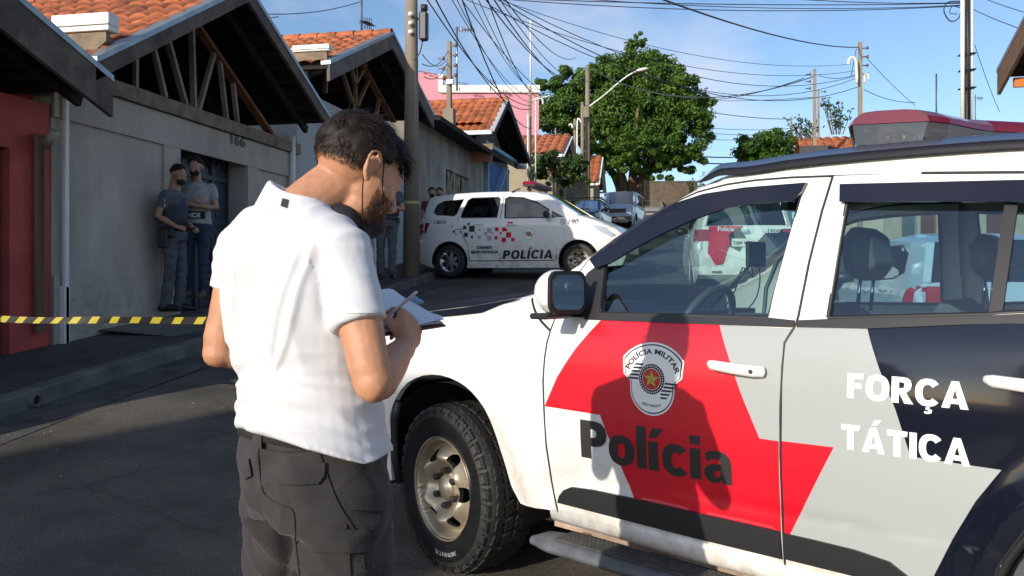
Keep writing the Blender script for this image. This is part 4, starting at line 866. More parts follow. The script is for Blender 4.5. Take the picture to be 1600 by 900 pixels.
# ---------------------------------------------------------------- building materials
tileM = mat('clay tile', (.50, .15, .055), .8, var=.62, vscale=3.5, bump=.15, bscale=30)
woodD = mat('weathered timber', (.15, .11, .08), .8, var=.6, vscale=4, stretch=(1, 1, 1), bump=.4)
woodL = mat('pale timber', (.26, .19, .12), .75, var=.5, vscale=6)
woodR = mat('reddish timber', (.27, .11, .06), .75, var=.4, vscale=6)
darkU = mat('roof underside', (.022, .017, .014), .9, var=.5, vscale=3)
flash = mat('galvanised flashing', (.30, .34, .38), .4, metal=.6, var=.3, vscale=5)
plast = mat('grey render', (.55, .48, .40), .9, var=.34, vscale=1.3, bump=.5, bscale=55, stretch=(1, 1, .45))
dirty(plast, .05, .95, (.14, .12, .095), .6); plastL = mat('pale grey render', (.50, .50, .50), .9, var=.2, vscale=1.2, bump=.4, bscale=50)
redW = mat('red painted wall', (.50, .085, .07), .8, var=.25, vscale=2, bump=.3)
whiteP = mat('white painted metal', (.78, .77, .72), .5, var=.08)
def roof_tiles(mb, r0, r1, e0, e1, mi=0, pw=.24, ph=.36, amp=.045, nper=5):
    """ridge r0-r1, eave e0-e1: rounded channels running down, stepped courses"""
    r0, r1, e0, e1 = map(Vector, (r0, r1, e0, e1)); Lr = max((r1-r0).length, (e1-e0).length); Ld = max((e0-r0).length, (e1-r1).length)
    nx = max(2, int(Lr/pw)*nper); nc = max(1, int(Ld/ph)); N = (r1-r0).cross(e0-r0).normalized()
    if N.z < 0: N = -N
    vs = []
    vr = [d for c in range(nc) for d in ((c+.02)/nc, (c+1)/nc)]
    for d in vr:
        top = (round(d*nc*50) % 50) in (1,)
        c = min(nc-1, int(d*nc-1e-6)); fr = d*nc-c
        for i in range(nx+1):
            s = i/nx; a = r0.lerp(r1, s); b = e0.lerp(e1, s); w = (i % nper)/nper; j = .006*noise.noise(V(i//nper*.9, c*1.7, Lr))
            h = amp*(abs(sin(pi*w))**.7)+.028*fr+j
            vs.append(a.lerp(b, d)+N*h)
    w = nx+1; fs = [(k*w+i, k*w+i+1, (k+1)*w+i+1, (k+1)*w+i) for k in range(len(vr)-1) for i in range(nx)]
    mb.add(vs, fs, mi, False)
def gable(parent, tn, tm, tf, zn, zm, zf, uf, ub, over=.0, near_tiles=True, far_tiles=True, board=.22, boardM=None, flashM=None, endbox=None):
    """roof whose ridge runs away from the street: near eave tn/zn, ridge tm/zm, far eave tf/zf, front uf, back ub"""
    q = MB(); roof_tiles(q, (uf-.03, tm, zm), (ub, tm, zm), (uf-.03, tn, zn), (ub, tn, zn)); roof_tiles(q, (uf-.03, tm, zm), (ub, tm, zm), (uf-.03, tf, zf), (ub, tf, zf))
    n = int(abs(ub-uf)/.38)
    for i in range(n): x = uf-(i+.5)*.38*(1 if ub < uf else -1); q.lathe([(.10, -.2), (.115, .0), (.12, .2)], (x, tm, zm+.0), 'x', 10)
    rf = obj('roof', q, tileM, parent)
    u = MB()
    for a, b in (((tn, zn), (tm, zm)), ((tf, zf), (tm, zm))):
        sgn = 1
        vs = [V(uf, a[0], a[1]-.02), V(ub, a[0], a[1]-.02), V(ub, b[0], b[1]-.02), V(uf, b[0], b[1]-.02)]; vs += [p-V(0, 0, .05) for p in vs]
        u.add(vs, [(0, 1, 2, 3), (7, 6, 5, 4), (0, 4, 5, 1), (1, 5, 6, 2), (2, 6, 7, 3), (3, 7, 4, 0)])
        m = 9
        for k in range(m): s = (k+.5)/m; z = a[1]+(b[1]-a[1])*s-.10; t = a[0]+(b[0]-a[0])*s; u.beam((uf, t, z), (ub, t, z), .05, .06)
        for k in range(5):
            x = uf+(ub-uf)*(k+.3)/5; u.beam((x, a[0], a[1]-.17), (x, b[0], b[1]-.17), .06, .12)
    obj('roof_frame', u, darkU, parent)
    bb = MB(); d = .035 if ub < uf else -.035
    for a, b in (((tn, zn), (tm, zm)), ((tf, zf), (tm, zm))):
        bb.prism([V(uf+d, a[0], a[1]+.01), V(uf+d, b[0], b[1]+.01), V(uf+d, b[0], b[1]-board), V(uf+d, a[0], a[1]-board)], (-d*1.4, 0, 0))
    obj('barge_board', bb, boardM or woodD, parent)
    fl = MB(); d2 = d*1.3
    for a, b in (((tn, zn), (tm, zm)), ((tf, zf), (tm, zm))):
        fl.prism([V(uf+d2, a[0], a[1]+.06), V(uf+d2, b[0], b[1]+.06), V(uf+d2, b[0], b[1]+.0), V(uf+d2, a[0], a[1]+.0)], (-d2*3.5, 0, 0))
    obj('verge_flashing', fl, flashM or flash, parent)
    return rf
def wallprism(mb, pts, u, th, mi=0, holes=None):   # pts (t,z) polygon at u, thickness toward -u
    if holes:
        vs, fs = poly2([pts]+holes); lo = [pts]+holes
        for uu in (u, u-th): mb.add([V(uu, t, z) for t, z in vs], fs, mi)
        for lp in lo:
            n = len(lp); mb.add([V(u, t, z) for t, z in lp]+[V(u-th, t, z) for t, z in lp], [(i, (i+1) % n, (i+1) % n+n, i+n) for i in range(n)], mi)
    else: mb.prism([V(u, t, z) for t, z in pts], (-th, 0, 0), mi)
UW, UF = -6.1, -5.4
# ---- unseen house block added behind the camera to throw shade on the near road
qp = lambda q_, p_: V(p_*.486+q_*.874, p_*.874-q_*.486, 0)
c0 = qp(-4.19, -15.7); h0 = thing('added_shade_block', 'unseen two storey block added behind the viewpoint to shade the near road', 'house', (c0.x, c0.y, 0), -SUN_AZ)
q = MB(); q.box((0, -3, 3.6), (3.12, 6, 7.4)); obj('wall', q, plast, h0, world=False)
q = MB(); q.box((0, -3, 7.33), (3.14, 6.02, .1)); obj('roof', q, conc, h0, world=False)
for x in (-.8, .8):
    for z in (1.5, 4.2): q = MB(); q.box((x, .01, z), (.8, .06, 1.1)); obj('window', q, black, h0, world=False)
# ---- red house with carport roof at the left edge
RT = 4.7
h1 = thing('red_house', 'dark red house with a low overhanging carport roof at the left edge', 'house', (-8, RT, G(-6, RT)))
q = MB(); wt = onu(50, 400, UW).y; tt = onu(78, 400, UW).y
wallprism(q, [(3.95, 0), (4.5, 0), (4.5, 2.55), (6.72, 2.55), (6.72, 0), (tt, 0), (tt, 3.05), (3.95, 3.05)], UW, .22); q.box((-8.8, 4.05, 1.5), (5, .12, 3.2)); q.box((-8.9, tt-.07, 1.6), (5.2, .12, 3.2)); q.box((-11.4, 5.8, 1.4), (.2, 3.0, 2.8)); q.prism([V(-9, 3.3, -.1), V(-5.22, 3.3, -.1), V(-5.22, 3.3, .88), V(-5.34, 3.3, 1.12), V(-5.48, 3.3, 1.25), V(-5.60, 3.3, 1.75), V(-6.1, 3.3, 2.2), V(-9, 3.3, 2.4)], (0, .14, 0)); obj('wall', q, redW, h1)  # sloping side wall out of view, added to shade the road at left
q = MB(); q.box((-6.22, 5.61, 1.4), (.05, 2.2, 2.3)); 
for i in range(12): q.box((-6.18, 4.55+.19*i, 1.4), (.03, .04, 2.3))
obj('gate', q, mat('dark gate', (.03, .03, .033), .5), h1)
q = MB(); q.tube([V(-5.75, 6.88, 2.72), V(-5.85, 6.9, 2.6), onu(62, 210, UW+.06), onu(62, 520, UW+.06)], .045, 10); obj('downpipe', q, mat('beige pvc pipe', (.33, .28, .21), .5), h1)
zt = onu(172, 125, UF)
gable(h1, 3.2, 5.3, zt.y, 3.3, 3.88, zt.z-.02, UF, -11, board=.34, boardM=woodD)
# ---- grey house number 166
h2 = thing('grey_house', 'grey rendered house numbered 166 with open timber truss gable over its garage gate', 'house', (-8, 10.4, G(-6, 10)))
t0 = tt+.02; t1 = onu(462, 300, UW).y; zb = 3.49; gt0 = onu(279, 300, UW).y; gt1 = onu(384, 300, UW).y; zg = 3.13
q = MB(); wallprism(q, [(t0, .2), (t1, .2), (t1, zb-.16), (t0, zb-.16)], UW, .30, 0, [[(gt0, .55), (gt1, .55), (gt1, zg), (gt0, zg)]])
# raised frame bands: pilasters and beam
q.box((UW+.012, (t0+t1)/2, zb-.36), (.05, t1-t0, .38)); q.box((UW+.006, gt0-.17, 1.65), (.05, .34, 2.9)); q.box((UW+.006, gt1+.16, 1.75), (.05, .30, 2.7)); q.box((UW+.010, (t0+gt0-.34)/2, .78), (.044, gt0-.34-t0, 1.14)); q.box((UW+.006, t1-.1, 1.75), (.05, .2, 2.7))
q.box((-8.7, t0+.05, 1.7), (4.9, .12, 3.6)); q.box((-8.7, t1-.08, 1.7), (4.9, .15, 3.6)); q.box((-11.3, 10.4, 1.7), (.2, t1-t0, 3.6)); obj('wall', q, plast, h2)
q = MB(); q.box((UW-.02, (t0+t1)/2, zb-.075), (.22, t1-t0, .17)); obj('timber_beam', q, woodL, h2)
gd = MB(); gm_ = mat('blue grey steel gate', (.05, .062, .085), .5, var=.15); gu = UW-.30; gd.box((gu-.02, (gt0+gt1)/2, 1.85), (.03, gt1-gt0, 2.7)); nP = 4; wP = (gt1-gt0)/nP
for i in range(nP+1): gd.box((gu+.01, gt0+wP*i, 1.85), (.045, .07, 2.7))
for z in (.6, 1.35, 2.1, 2.72, 3.1): gd.box((gu+.012, (gt0+gt1)/2, z), (.04, gt1-gt0, .06))
for i in range(nP):
    for z in (.98, 1.72, 2.4):
        gd.box((gu+.004, gt0+wP*(i+.5), z), (.025, wP-.22, .44 if z > 1 else .5), bev=.01)
    gd.tube([V(gu+.02, gt0+wP*(i+.12), 2.86), V(gu+.02, gt0+wP*(i+.5), 2.98), V(gu+.02, gt0+wP*(i+.88), 2.86)], .014, 6)
obj('garage_gate', gd, gm_, h2)
nb = MB(); vs, fs = text2('166', .19, .005); p0 = onu(357, 216, UW+.04)
nb.add([V(UW+.045, p0.y+x*1.6, p0.z-.06+y) for x, y in vs], fs); nb.add([V(UW+.051, p0.y+x*1.6, p0.z-.06+y) for x, y in vs], fs); obj('house_number', nb, black, h2)
# truss members placed in the gable plane
curH = h2; strutM = mat('dusty truss timber', (.34, .28, .22), .8, var=.4)
def mem(a, b, w=.05, k=0): A = onu(*a, UW-.02); B_ = onu(*b, UW-.02); b_ = MB(); b_.beam(A, B_, .05, w, up=(1, 0, 0)); obj('rafter' if k else 'strut', b_, woodR if k else strutM, curH)
mem((135, 100), (238, 55), .13); mem((212, 75), (212, 140)); mem((236, 60), (258, 152), .06); mem((260, 55), (290, 165), .07); mem((299, 32), (303, 172), .07); mem((335, 80), (310, 172), .06); mem((343, 95), (354, 188), .06); mem((364, 130), (371, 195), .06)
mem((300, 30), (440, 235), .12, 1)

pa = onu(145, 98, UF); pb = onu(512, 185, UF)
gable(h2, pa.y, onu(385, -15, UF).y, pb.y, pa.z, onu(385, -18, UF).z, pb.z, UF, -11.5, board=.17)
def eavebox(parent, px0, px1, py0, py1, py2, py3, u):   # metal gutter box end over a timber soffit board, facing the camera
    a = onu(px1, py0, u); Z = a.y
    k = (a.x*SY*0)
    q = MB(); dx = lambda p: (p-px1)
    depth = (Vector((a.x, a.y)).length)
    s = 1/FPX*depth
    w = (px1-px0)*s*1.02; h1_ = (py1-py0)*s; h2_ = (py3-py1)*s
    q.box((a.x-w/2, a.y, a.z-h1_/2), (w, .16, h1_), bev=.006); q.box((a.x-w/2-.0, a.y-.015, a.z-h1_*.62), (w+.02, .17, .02)); obj('gutter', q, whiteP, parent)
    q = MB(); q.prism([V(a.x-w, a.y-.05, a.z-h1_), V(a.x-.05, a.y-.05, a.z-h1_), V(a.x-.05, a.y-.05, a.z-h1_-h2_*.55), V(a.x-.05-w*.18, a.y-.05, a.z-h1_-h2_), V(a.x-w, a.y-.05, a.z-h1_-h2_)], (0, .06, 0)); obj('soffit_board', q, woodL, parent)
eavebox(h2, 88, 178, 22, 47, 47, 73, UF-.02)
q = MB(); q.tube([onu(457, 212, UW+.08), onu(457, 330, UW+.08)], .05, 10, 1); obj('downpipe', q, [mat('grey pipe', (.16, .18, .20), .5), whiteP], h2)
q = MB(); q.box((UW+.07, onu(93, 300, UW).y, 2.1), (.05, .06, 2.9), bev=.01); q.box((UW+.06, onu(93, 300, UW).y, .75), (.07, .08, 1.0), bev=.01); obj('meter_duct', q, whiteP, h2)
# ---- third house
h3 = thing('white_walled_house', 'pale grey walled house with brown truss gable next to the near pole', 'house', (-8, 16.3, G(-6, 16)))
pa = onu(512, 100, UF); pm = onu(612, 54, UF); pb = onu(676, 182, UF)
t0 = t1+.05; t1b = onu(652, 300, UW).y
q = MB(); A = onu(488, 135, UW); B_ = onu(655, 212, UW); wallprism(q, [(t0, .8), (t1b, .8), (t1b, 4.45), (t0, 4.45)], UW, .25, 0, [[(14.2, 1.2), (16.0, 1.2), (16.0, 3.4), (14.2, 3.4)]]); q.box((-8.8, t1b-.1, 2.4), (5, .2, 4.2)); q.box((-8.8, t0+.1, 2.4), (5, .2, 4.2)); q.box((-11.4, 16.2, 2.4), (.2, t1b-t0, 4.2)); obj('wall', q, plastL, h3)
q = MB(); q.box((UW-.2, 15.1, 2.3), (.05, 1.78, 2.2)); obj('door', q, mat('dark door', (.04, .045, .05), .5), h3)
curH = h3; strutM = mat('brown truss timber', (.34, .20, .12), .8, var=.4)
for a, b in (((510, 112), (508, 145)), ((530, 98), (550, 160)), ((545, 95), (556, 135)), ((556, 85), (555, 165)), ((572, 100), (556, 130)), ((576, 125), (558, 165)), ((592, 155), (588, 180))): mem(a, b, .07)
mem((558, 90), (615, 190), .13, 1)
gable(h3, pa.y, pm.y, pb.y, pa.z, pm.z, pb.z, UF, -11.5, board=.27, boardM=mat('grey timber', (.16, .14, .12), .8, var=.5, vscale=5))
eavebox(h3, 458, 517, 70, 80, 80, 112, UF-.02)
# ---- fourth: stained lean-to house
h4 = thing('stained_wall_house', 'low house with rain stained wall and dark sloping eave behind the police minivan', 'house', (-8, 22.5, G(-6, 22)))
t0 = t1b+.05; t1c = onu(757, 300, UW).y; st = mat('stained render', (.42, .38, .32), .9, var=.75, vscale=1.0, vlo=.3, vhi=.6, bump=.4, stretch=(1, 1, .35))
w0 = onu(697, 300, UW).y; w1 = onu(733, 300, UW).y; zE = onu(700, 222, UW).z
q = MB(); wallprism(q, [(t0, 1.4), (t1c, 1.4), (t1c, zE+.1), (t0, zE+.1)], UW, .25, 0, [[(w0, 2.9), (w1, 2.9), (w1, 4.25), (w0, 4.25)]]); q.box((-8.8, t1c-.1, 3.4), (5, .2, 4.2)); q.box((-8.8, t0+.1, 3.3), (5, .2, 3.9)); q.box((-6.9, onu(708, 200, -6.9).y, 4.9), (1.2, .3, 1.9)); obj('wall', q, st, h4)
q = MB(); vs = [V(-5.45, t0-.3, zE+.02), V(-5.45, t1c+.3, zE+.02), V(-9.5, t1c+.3, zE+.75), V(-9.5, t0-.3, zE+.75)]; vs += [p+V(0, 0, .12) for p in vs]
q.add(vs, [(3, 2, 1, 0), (4, 5, 6, 7), (0, 1, 5, 4), (1, 2, 6, 5), (2, 3, 7, 6), (3, 0, 4, 7)]); obj('roof', q, darkU, h4)
q = MB(); 
for i in range(9): a = w0+(w1-w0)*i/9; q.beam((UW-.02, a, 2.95), (UW-.02, a+(w1-w0)*.14*(1 if i < 5 else 1.4), 4.2), .03, .05, up=(1, 0, 0))
for i in range(4): q.beam((UW+.01, w0+(w1-w0)*(.05+.2*i), 4.2), (UW+.01, w0+(w1-w0)*(.05+.2*i+.2), 2.95), .03, .04, up=(1, 0, 0))
wf = obj('window_grille', q, mat('cream grille', (.50, .45, .33), .6), h4); q = MB(); q.box((UW-.2, (w0+w1)/2, 3.6), (.04, w1-w0, 1.4)); obj('window_pane', q, mat('dark pane', (.015, .015, .018), .15), wf)
# ---- fifth: orange tiled roof with blue front
h5 = thing('blue_front_house', 'house with bright orange tiled gable roof, white eave line and blue front wall', 'house', (-8, 28, G(-6, 28)))
pa = onu(770, 206, UF); pm = onu(793, 157, UF); pb = onu(827, 252, UF); t0 = t1c+.05; t1d = pb.y-.4
blueW = mat('blue painted wall', (.035, .12, .33), .7, var=.15); lblue = mat('pale blue trim', (.30, .46, .58), .7, var=.1)
q = MB(); wallprism(q, [(t0, 2), (t1d, 2), (t1d, 5.3), (t0, 5.3)], UW, .25); q.box((-9, t0+.12, 4), (5.6, .2, 4.6), 0); obj('wall', q, blueW, h5)
q = MB(); q.beam(onu(750, 222, UW+.1), onu(815, 262, UW+.1), .12, .38, up=(1, 0, 0)); q.beam(onu(789, 262, UW+.08), onu(776, 300, UW+.08), .1, .25, up=(1, 0, 0)); q.beam(onu(789, 262, UW+.1), onu(789, 310, UW+.1), .1, .2, up=(1, 0, 0)); q.box((UW+.05, t0+.1, 3.6), (.12, .2, 4)); obj('front_trim', q, lblue, h5)
q = MB(); gm2 = mat('boarded gable', (.17, .12, .08), .85, var=.6, vscale=7, stretch=(1, 6, 1)); q.prism([V(UW+.02, pa.y+.3, 5.2), V(UW+.02, pb.y-.3, 5.2), V(UW+.02, pm.y, pm.z-.3)], (-.06, 0, 0)); obj('gable_board', q, gm2, h5)
gable(h5, pa.y, pm.y, pb.y, pa.z, pm.z, pb.z, UF, -13.5, board=.2, flashM=mat('pale verge', (.42, .44, .45), .6), boardM=darkU)
q = MB(); q.box(((UF-13.5)/2, pa.y-.06, pa.z-.02), (8.1, .12, .12)); obj('gutter', q, whiteP, h5)
q = MB(); q.box((UF-.9, pa.y+.15, pa.z-.42), (1.8, .05, .18)); q.box((UF-.9, pa.y+.15, pa.z-.72), (1.7, .05, .32), 1); obj('soffit_board', q, [woodL, mat('pinkish board', (.42, .2, .14), .8)], h5)
q = MB(); c = pa+V(-1.0, .55, .30); roof_tiles(q, c+V(-.6, .3, .12), c+V(.6, .3, .12), c+V(-.6, -.3, .0), c+V(.6, -.3, .0), pw=.2); obj('loose_tiles', q, mat('new orange tile', (.62, .18, .05), .7), h5)
# ---- further houses
def small_house(name, label, c, w, d, h, roofh, wallm, rz=0, tiles=True, over=.5):
    H = thing(name, label, 'house', c, rz); q = MB(); q.box((0, 0, h/2), (w, d, h)); q.prism([V(-w/2, -d/2+.01, h), V(-w/2, d/2-.01, h), V(-w/2, 0, h+roofh)], (.15, 0, 0)); q.prism([V(w/2-.15, -d/2+.01, h), V(w/2-.15, d/2-.01, h), V(w/2-.15, 0, h+roofh)], (.15, 0, 0)); obj('wall', q, wallm, H, world=False)
    q = MB(); k = roofh/(d/2); o = over
    for s in (-1, 1): roof_tiles(q, (w/2+o, 0, h+roofh+.1), (-w/2-o, 0, h+roofh+.1), (w/2+o, s*(d/2+o), h+.1-k*o), (-w/2-o, s*(d/2+o), h+.1-k*o), pw=.34, ph=.5, amp=.07, nper=4)
    obj('roof', q, tileM, H, world=False); q = MB(); 
    for s in (-1, 1): q.beam((w/2+o, 0, h+roofh), (w/2+o, s*(d/2+o), h-k*o), .05, .22, up=(1, 0, 0)); q.box((0, s*(d/2+o), h-k*o+.02), (w+2*o, .1, .12))
    obj('fascia', q, whiteP, H, world=False); 
    for c_, d_ in (((w/2+.01, 0, h*.45), (.05, 1.2, 1.1)), ((-w*.2, -d/2-.01, h*.5), (1.2, .05, 1.1))): q = MB(); q.box(c_, d_); obj('window', q, mat('dark pane', (.015, .015, .018), .15), H, world=False)
    return H
cream = mat('cream render', (.42, .38, .30), .9, var=.25, vscale=1); beige = mat('beige render', (.36, .30, .21), .9, var=.3, vscale=.9)
p = W(818, 240, 37); small_house('tiled_house', 'house with small orange roof rising behind the boarded gable beside the white pipes', (p.x-1.8, p.y+2.5, g(37)), 6.2, 5.0, p.z-g(37), 1.1, beige)
p = W(921, 275, 50); small_house('tiled_cottage', 'small cottage with orange roof and white fascia behind the street lamp pole', (p.x-1.9, p.y+1.5, g(50)), 4.4, 4.4, p.z-g(50)-.4, 1.7, cream, 0, over=.3)
p = W(1288, 205, 34); small_house('right_tiled_house', 'orange tiled roof end with pale gable between the round tree and the light bar', (p.x+1.4, p.y+2.4, g(34)), 3.6, 4.4, p.z-g(34)-1.25, 1.25, cream, 0, over=.35)
# pink two storey building
Zp = 47; a = W(690, 140, Zp); b = W(842, 140, Zp); c = W(648, 112, Zp); d = W(695, 112, Zp)
pk = thing('pink_building', 'tall pink building with white parapet edge rising behind the orange tiled roof', 'building', (a.x, a.y, g(Zp)), YAW)
wpx = (b-a).length; hz = a.z-g(Zp); pinkM = mat('pink painted wall', (.62, .27, .33), .85, var=.12, vscale=.6)
q = MB(); q.box((wpx/2, 3, hz/2), (wpx, 6, hz)); q.prism([V(-.0, 0, 0), V(-.0, 0, hz+.75), V(-.9, 0, hz+.95), V(-2.6, 0, hz+.95), V(-2.6, 0, 0)], (0, 5.9, 0)); obj('wall', q, pinkM, pk, world=False)
q = MB(); q.box((wpx/2, -.02, hz+.02), (wpx+.1, .25, .42)); q.box((-.05, -.01, hz+.35), (.25, .22, 1.0)); obj('parapet', q, whiteP, pk, world=False); q = MB(); roof_tiles(q, (-1.3, 1.4, hz+1.35), (.6, 1.4, hz+1.0), (-1.3, -.1, hz+1.0), (.5, -.1, hz+.3), pw=.3); obj('roof', q, tileM, pk, world=False)
q = MB(); q.box((wpx+.5, 1.0, hz*.31), (1.0, .8, hz*.62)); obj('side_wall', q, beige, pk, world=False)
# wall by the tree, and a weathered post wall
p = W(1058, 285, 52); ww = thing('boundary_wall', 'brown boundary wall under the crown of the big tree', 'wall', (p.x, p.y, g(52)), YAW); q = MB(); q.box((-.4, 0, (p.z-g(52))/2), (3.3, .2, p.z-g(52))); obj('wall_panel', q, mat('brown wall', (.15, .11, .075), .9, var=.4), ww, world=False); q = MB(); q.box((-.4, 0, p.z-g(52)+.04), (3.4, .3, .08)); obj('coping', q, conc, ww, world=False)
p = W(893, 278, 42); ww = thing('garden_wall', 'pale peeling garden wall below the street tree beside the lamp pole', 'wall', (p.x, p.y, g(42)), YAW); q = MB(); q.box((0, 0, (p.z-g(42))/2), (1.5, .3, p.z-g(42))); obj('wall_panel', q, mat('peeling wall', (.42, .32, .22), .9, var=.7, vscale=1.6), ww, world=False); q = MB(); q.box((0, 0, p.z-g(42)), (1.6, .36, .1)); obj('coping', q, conc, ww, world=False)
# right side of the street: houses seen through the cab, and the eave at the top right
h8 = thing('cream_house', 'cream house along the right pavement seen through the rear door window', 'house', (8, 16, g(16)))
q = MB(); q.box((5.55, 11.3, g(11)+1.2), (.25, 4.2, 3.8)); q.box((5.55, 18.5, g(16)+.1), (.25, 10.2, 3.2)); q.box((8, 13.3, g(13)+1.2), (4.8, .2, 3.4)); obj('wall', q, mat('cream wall', (.55, .50, .38), .85, var=.15), h8)
for t in (12.2, 15.5, 19.5): q = MB(); q.box((5.41, t, g(t)+.75), (.06, 1.0, 1.7), 0); obj('door', q, mat('brown door', (.16, .06, .04), .6), h8); q = MB(); q.box((5.40, t+1.5, g(t)+.95), (.05, 1.1, .8)); obj('window', q, mat('grey window', (.12, .16, .18), .2), h8)
c = W(1562, 148, 12.5); hr = W(1600, 40, 12.9)
gable(h8, c.y-6.2, c.y-3.2, c.y, c.z+.2, c.z+1.9, c.z+.33, c.x, c.x+6, board=.33, boardM=mat('warm brown board', (.17, .10, .06), .7, var=.4), flashM=flash)
q = MB(); q.beam(c+V(.1, -.25, .12), c+V(2.8, -.25, .12), .06, .14); obj('eave_beam', q, mat('orange varnished beam', (.50, .17, .04), .5), h8)
# ---------------------------------------------------------------- poles
poleM = mat('pole concrete', (.27, .225, .165), .85, var=.4, vscale=1.6, bump=.4, stretch=(1, 1, .4)); pvc = mat('white pvc', (.70, .70, .68), .5)
porc = mat('white porcelain', (.75, .73, .70), .3)
def pole(name, label, pxc, pytop, Z, w0, w1, group=None, base=None, square=False):
    top = W(pxc, pytop, Z); gz = (G(top.x, top.y)+.12) if base is None else base
    T = thing(name, label, 'pole', (top.x, top.y, gz), 0, group); q = MB()
    if square: loft(q, [(top.x, top.y, gz), top], [(w0*.7, w0*.7), (w1*.7, w1*.7)], V(cos(.785-.1), sin(.785-.1), 0), 4, smooth=False)
    else: q.tube([(top.x, top.y, gz), top], [w0, w1], 18)
    obj('shaft', q, poleM, T); return T, top, gz
def hw(T, c, k=4):   # insulators & straps
    for i in range(k): q = MB(); q.lathe([(.02, -.05), (.045, -.03), (.03, 0), (.045, .03), (.02, .05)], c+V(.17, -.02, -.28*i), 'z', 8); q.beam(c+V(0, 0, -.28*i), c+V(.17, 0, -.28*i), .03, .03, mi=1); obj('insulator', q, [mat('brown insulator', (.10, .05, .035), .3), black], T)
P1, top1, gz1 = pole('utility_pole', 'thick round concrete pole on the pavement at the tail of the police minivan', 643, -75, 15.9, .165, .105)
q = MB(); q.box(top1+V(.26, -.05, -1.45), (.16, .16, .55), bev=.03); q.tube([top1+V(.27, -.05, -1.15), top1+V(.27, -.05, -1.05)], .07, 10); q.beam(top1+V(.0, -.05, -1.3), top1+V(.25, -.05, -1.3), .04, .04); q.tube(dens([top1+V(.24, -.05, -1.7), top1+V(.2, -.1, -1.95), top1+V(.1, -.12, -2.1)], 3), .012, 6); obj('distribution_box', q, black, P1)
for py in (22, 36, 50): q = MB(); c = W(642, py, 15.72); q.lathe([(.0, -.04), (.05, -.03), (.055, .0), (.05, .03), (0, .04)], c, 'z', 10); obj('insulator', q, porc, P1)
q = MB(); 
for k, zz in ((0, 316), (1, 318)): q.lathe([(.156, -.012), (.156, .012)], (top1.x, top1.y, W(640, zz, 15.9).z), 'z', 16)
obj('strap', q, mat('yellow strap', (.45, .40, .16), .6), P1)
P2, top2, _ = pole('utility_pole', 'square weathered concrete pole rising in front of the bright orange tiled roof', 702, 65, 23.5, .17, .11, square=True); hw(P2, top2+V(.05, -.1, -.15)); hw(P2, top2+V(-.3, -.1, -.5), 3)
q = MB(); q.box(W(703, 128, 23.3), (.2, .12, .12)); obj('white_band', q, porc, P2)
q = MB(); q.box((top2.x, top2.y, W(703, 165, 23.5).z-1.2), (.30, .30, 2.2)); obj('pole_sleeve', q, poleM, P2)
P3, top3, _ = pole('pipe_post', 'slim post with white conduit pipes left of the street tree', 828, 140, 33.5, .12, .10, square=True)
q = MB(); q.tube([W(825, 178, 33.3), W(825, 285, 33.3)], .035, 8); q.tube([W(837, 155, 33.3), W(837, 285, 33.3)], .03, 8); q.tube(dens([W(837, 156, 33.3), W(842, 152, 33.3), W(848, 156, 33.3), W(848, 163, 33.3)], 3), .04, 8); q.beam(W(832, 156, 33.3), W(858, 150, 33.3), .05, .05); obj('conduit', q, pvc, P3)
P4, top4, gz4 = pole('street_lamp', 'concrete pole carrying the curved street lamp arm in front of the big tree', 918, 103, 47, .17, .12); hw(P4, top4+V(0, 0, -1.4), 5)
q = MB(); pts = dens([W(921, 166, 46.8), W(945, 148, 46.8), W(968, 128, 46.8), W(985, 116, 46.8), W(998, 110, 46.8)], 3); q.tube(pts, .045, 8); obj('lamp_arm', q, pvc, P4)
q = MB(); q.sphere(W(1003, 109, 46.8), (.38, .16, .1), 14, rot=Matrix.Rotation(YAW, 3, 'Z') @ Matrix.Rotation(radians(-12), 3, 'Y')); obj('lamp_head', q, porc, P4)
q = MB(); q.tube([W(910, 160, 46.6), W(910, 330, 46.6)], .1, 8); q.box(W(916, 175, 46.5), (.3, .2, .6)); obj('side_conduit', q, poleM, P4)
P5, top5, _ = pole('pipe_post', 'short conduit post with hooked white pipe beside the lamp pole', 898, 186, 43, .12, .11, square=True); q = MB(); q.tube(dens([W(895, 200, 42.8), W(893, 194, 42.8), W(889, 196, 42.8)], 3), .05, 8); q.tube(dens([W(902, 250, 42.8), W(902, 190, 42.8), W(906, 187, 42.8), W(908, 192, 42.8)], 3), .04, 8); obj('conduit', q, pvc, P5)
P5b, _, _ = pole('wooden_post', 'thin bare post tip above the small orange roof', 868, 200, 40, .07, .06, square=True)
P6, top6, _ = pole('utility_pole', 'concrete pole with white hooked conduit rising left of the round crown roof lights', 1344, 66, 27, .17, .12, square=True); P6['label'] = 'square concrete pole with white hooked conduits rising above the red end of the light bar'; hw(P6, top6+V(.05, 0, -.2), 4)
q = MB(); q.tube(dens([W(1339, 130, 26.8), W(1338, 100, 26.8), W(1335, 91, 26.8), W(1330, 90, 26.8), W(1326, 95, 26.8), W(1326, 101, 26.8)], 3), .045, 8); q.tube(dens([W(1351, 130, 26.8), W(1352, 117, 26.8), W(1356, 116, 26.8), W(1358, 125, 26.8)], 3), .035, 8); obj('conduit', q, pvc, P6)
P7, top7, _ = pole('utility_pole', 'pale concrete pole between the round tree and the pole with hooked conduits', 1273, 108, 33, .15, .12, square=True); hw(P7, top7+V(-.35, 0, -.2), 3)
P7b, t7, _ = pole('utility_pole', 'short darker pole tip just right of the pale concrete pole', 1279, 140, 36, .1, .08, square=True); hw(P7b, t7+V(.1, 0, -.1), 3)
P8, top8, _ = pole('utility_pole', 'tall pole with white conduit pipes on both sides behind the light bar', 1511, -60, 17, .135, .10, square=True)
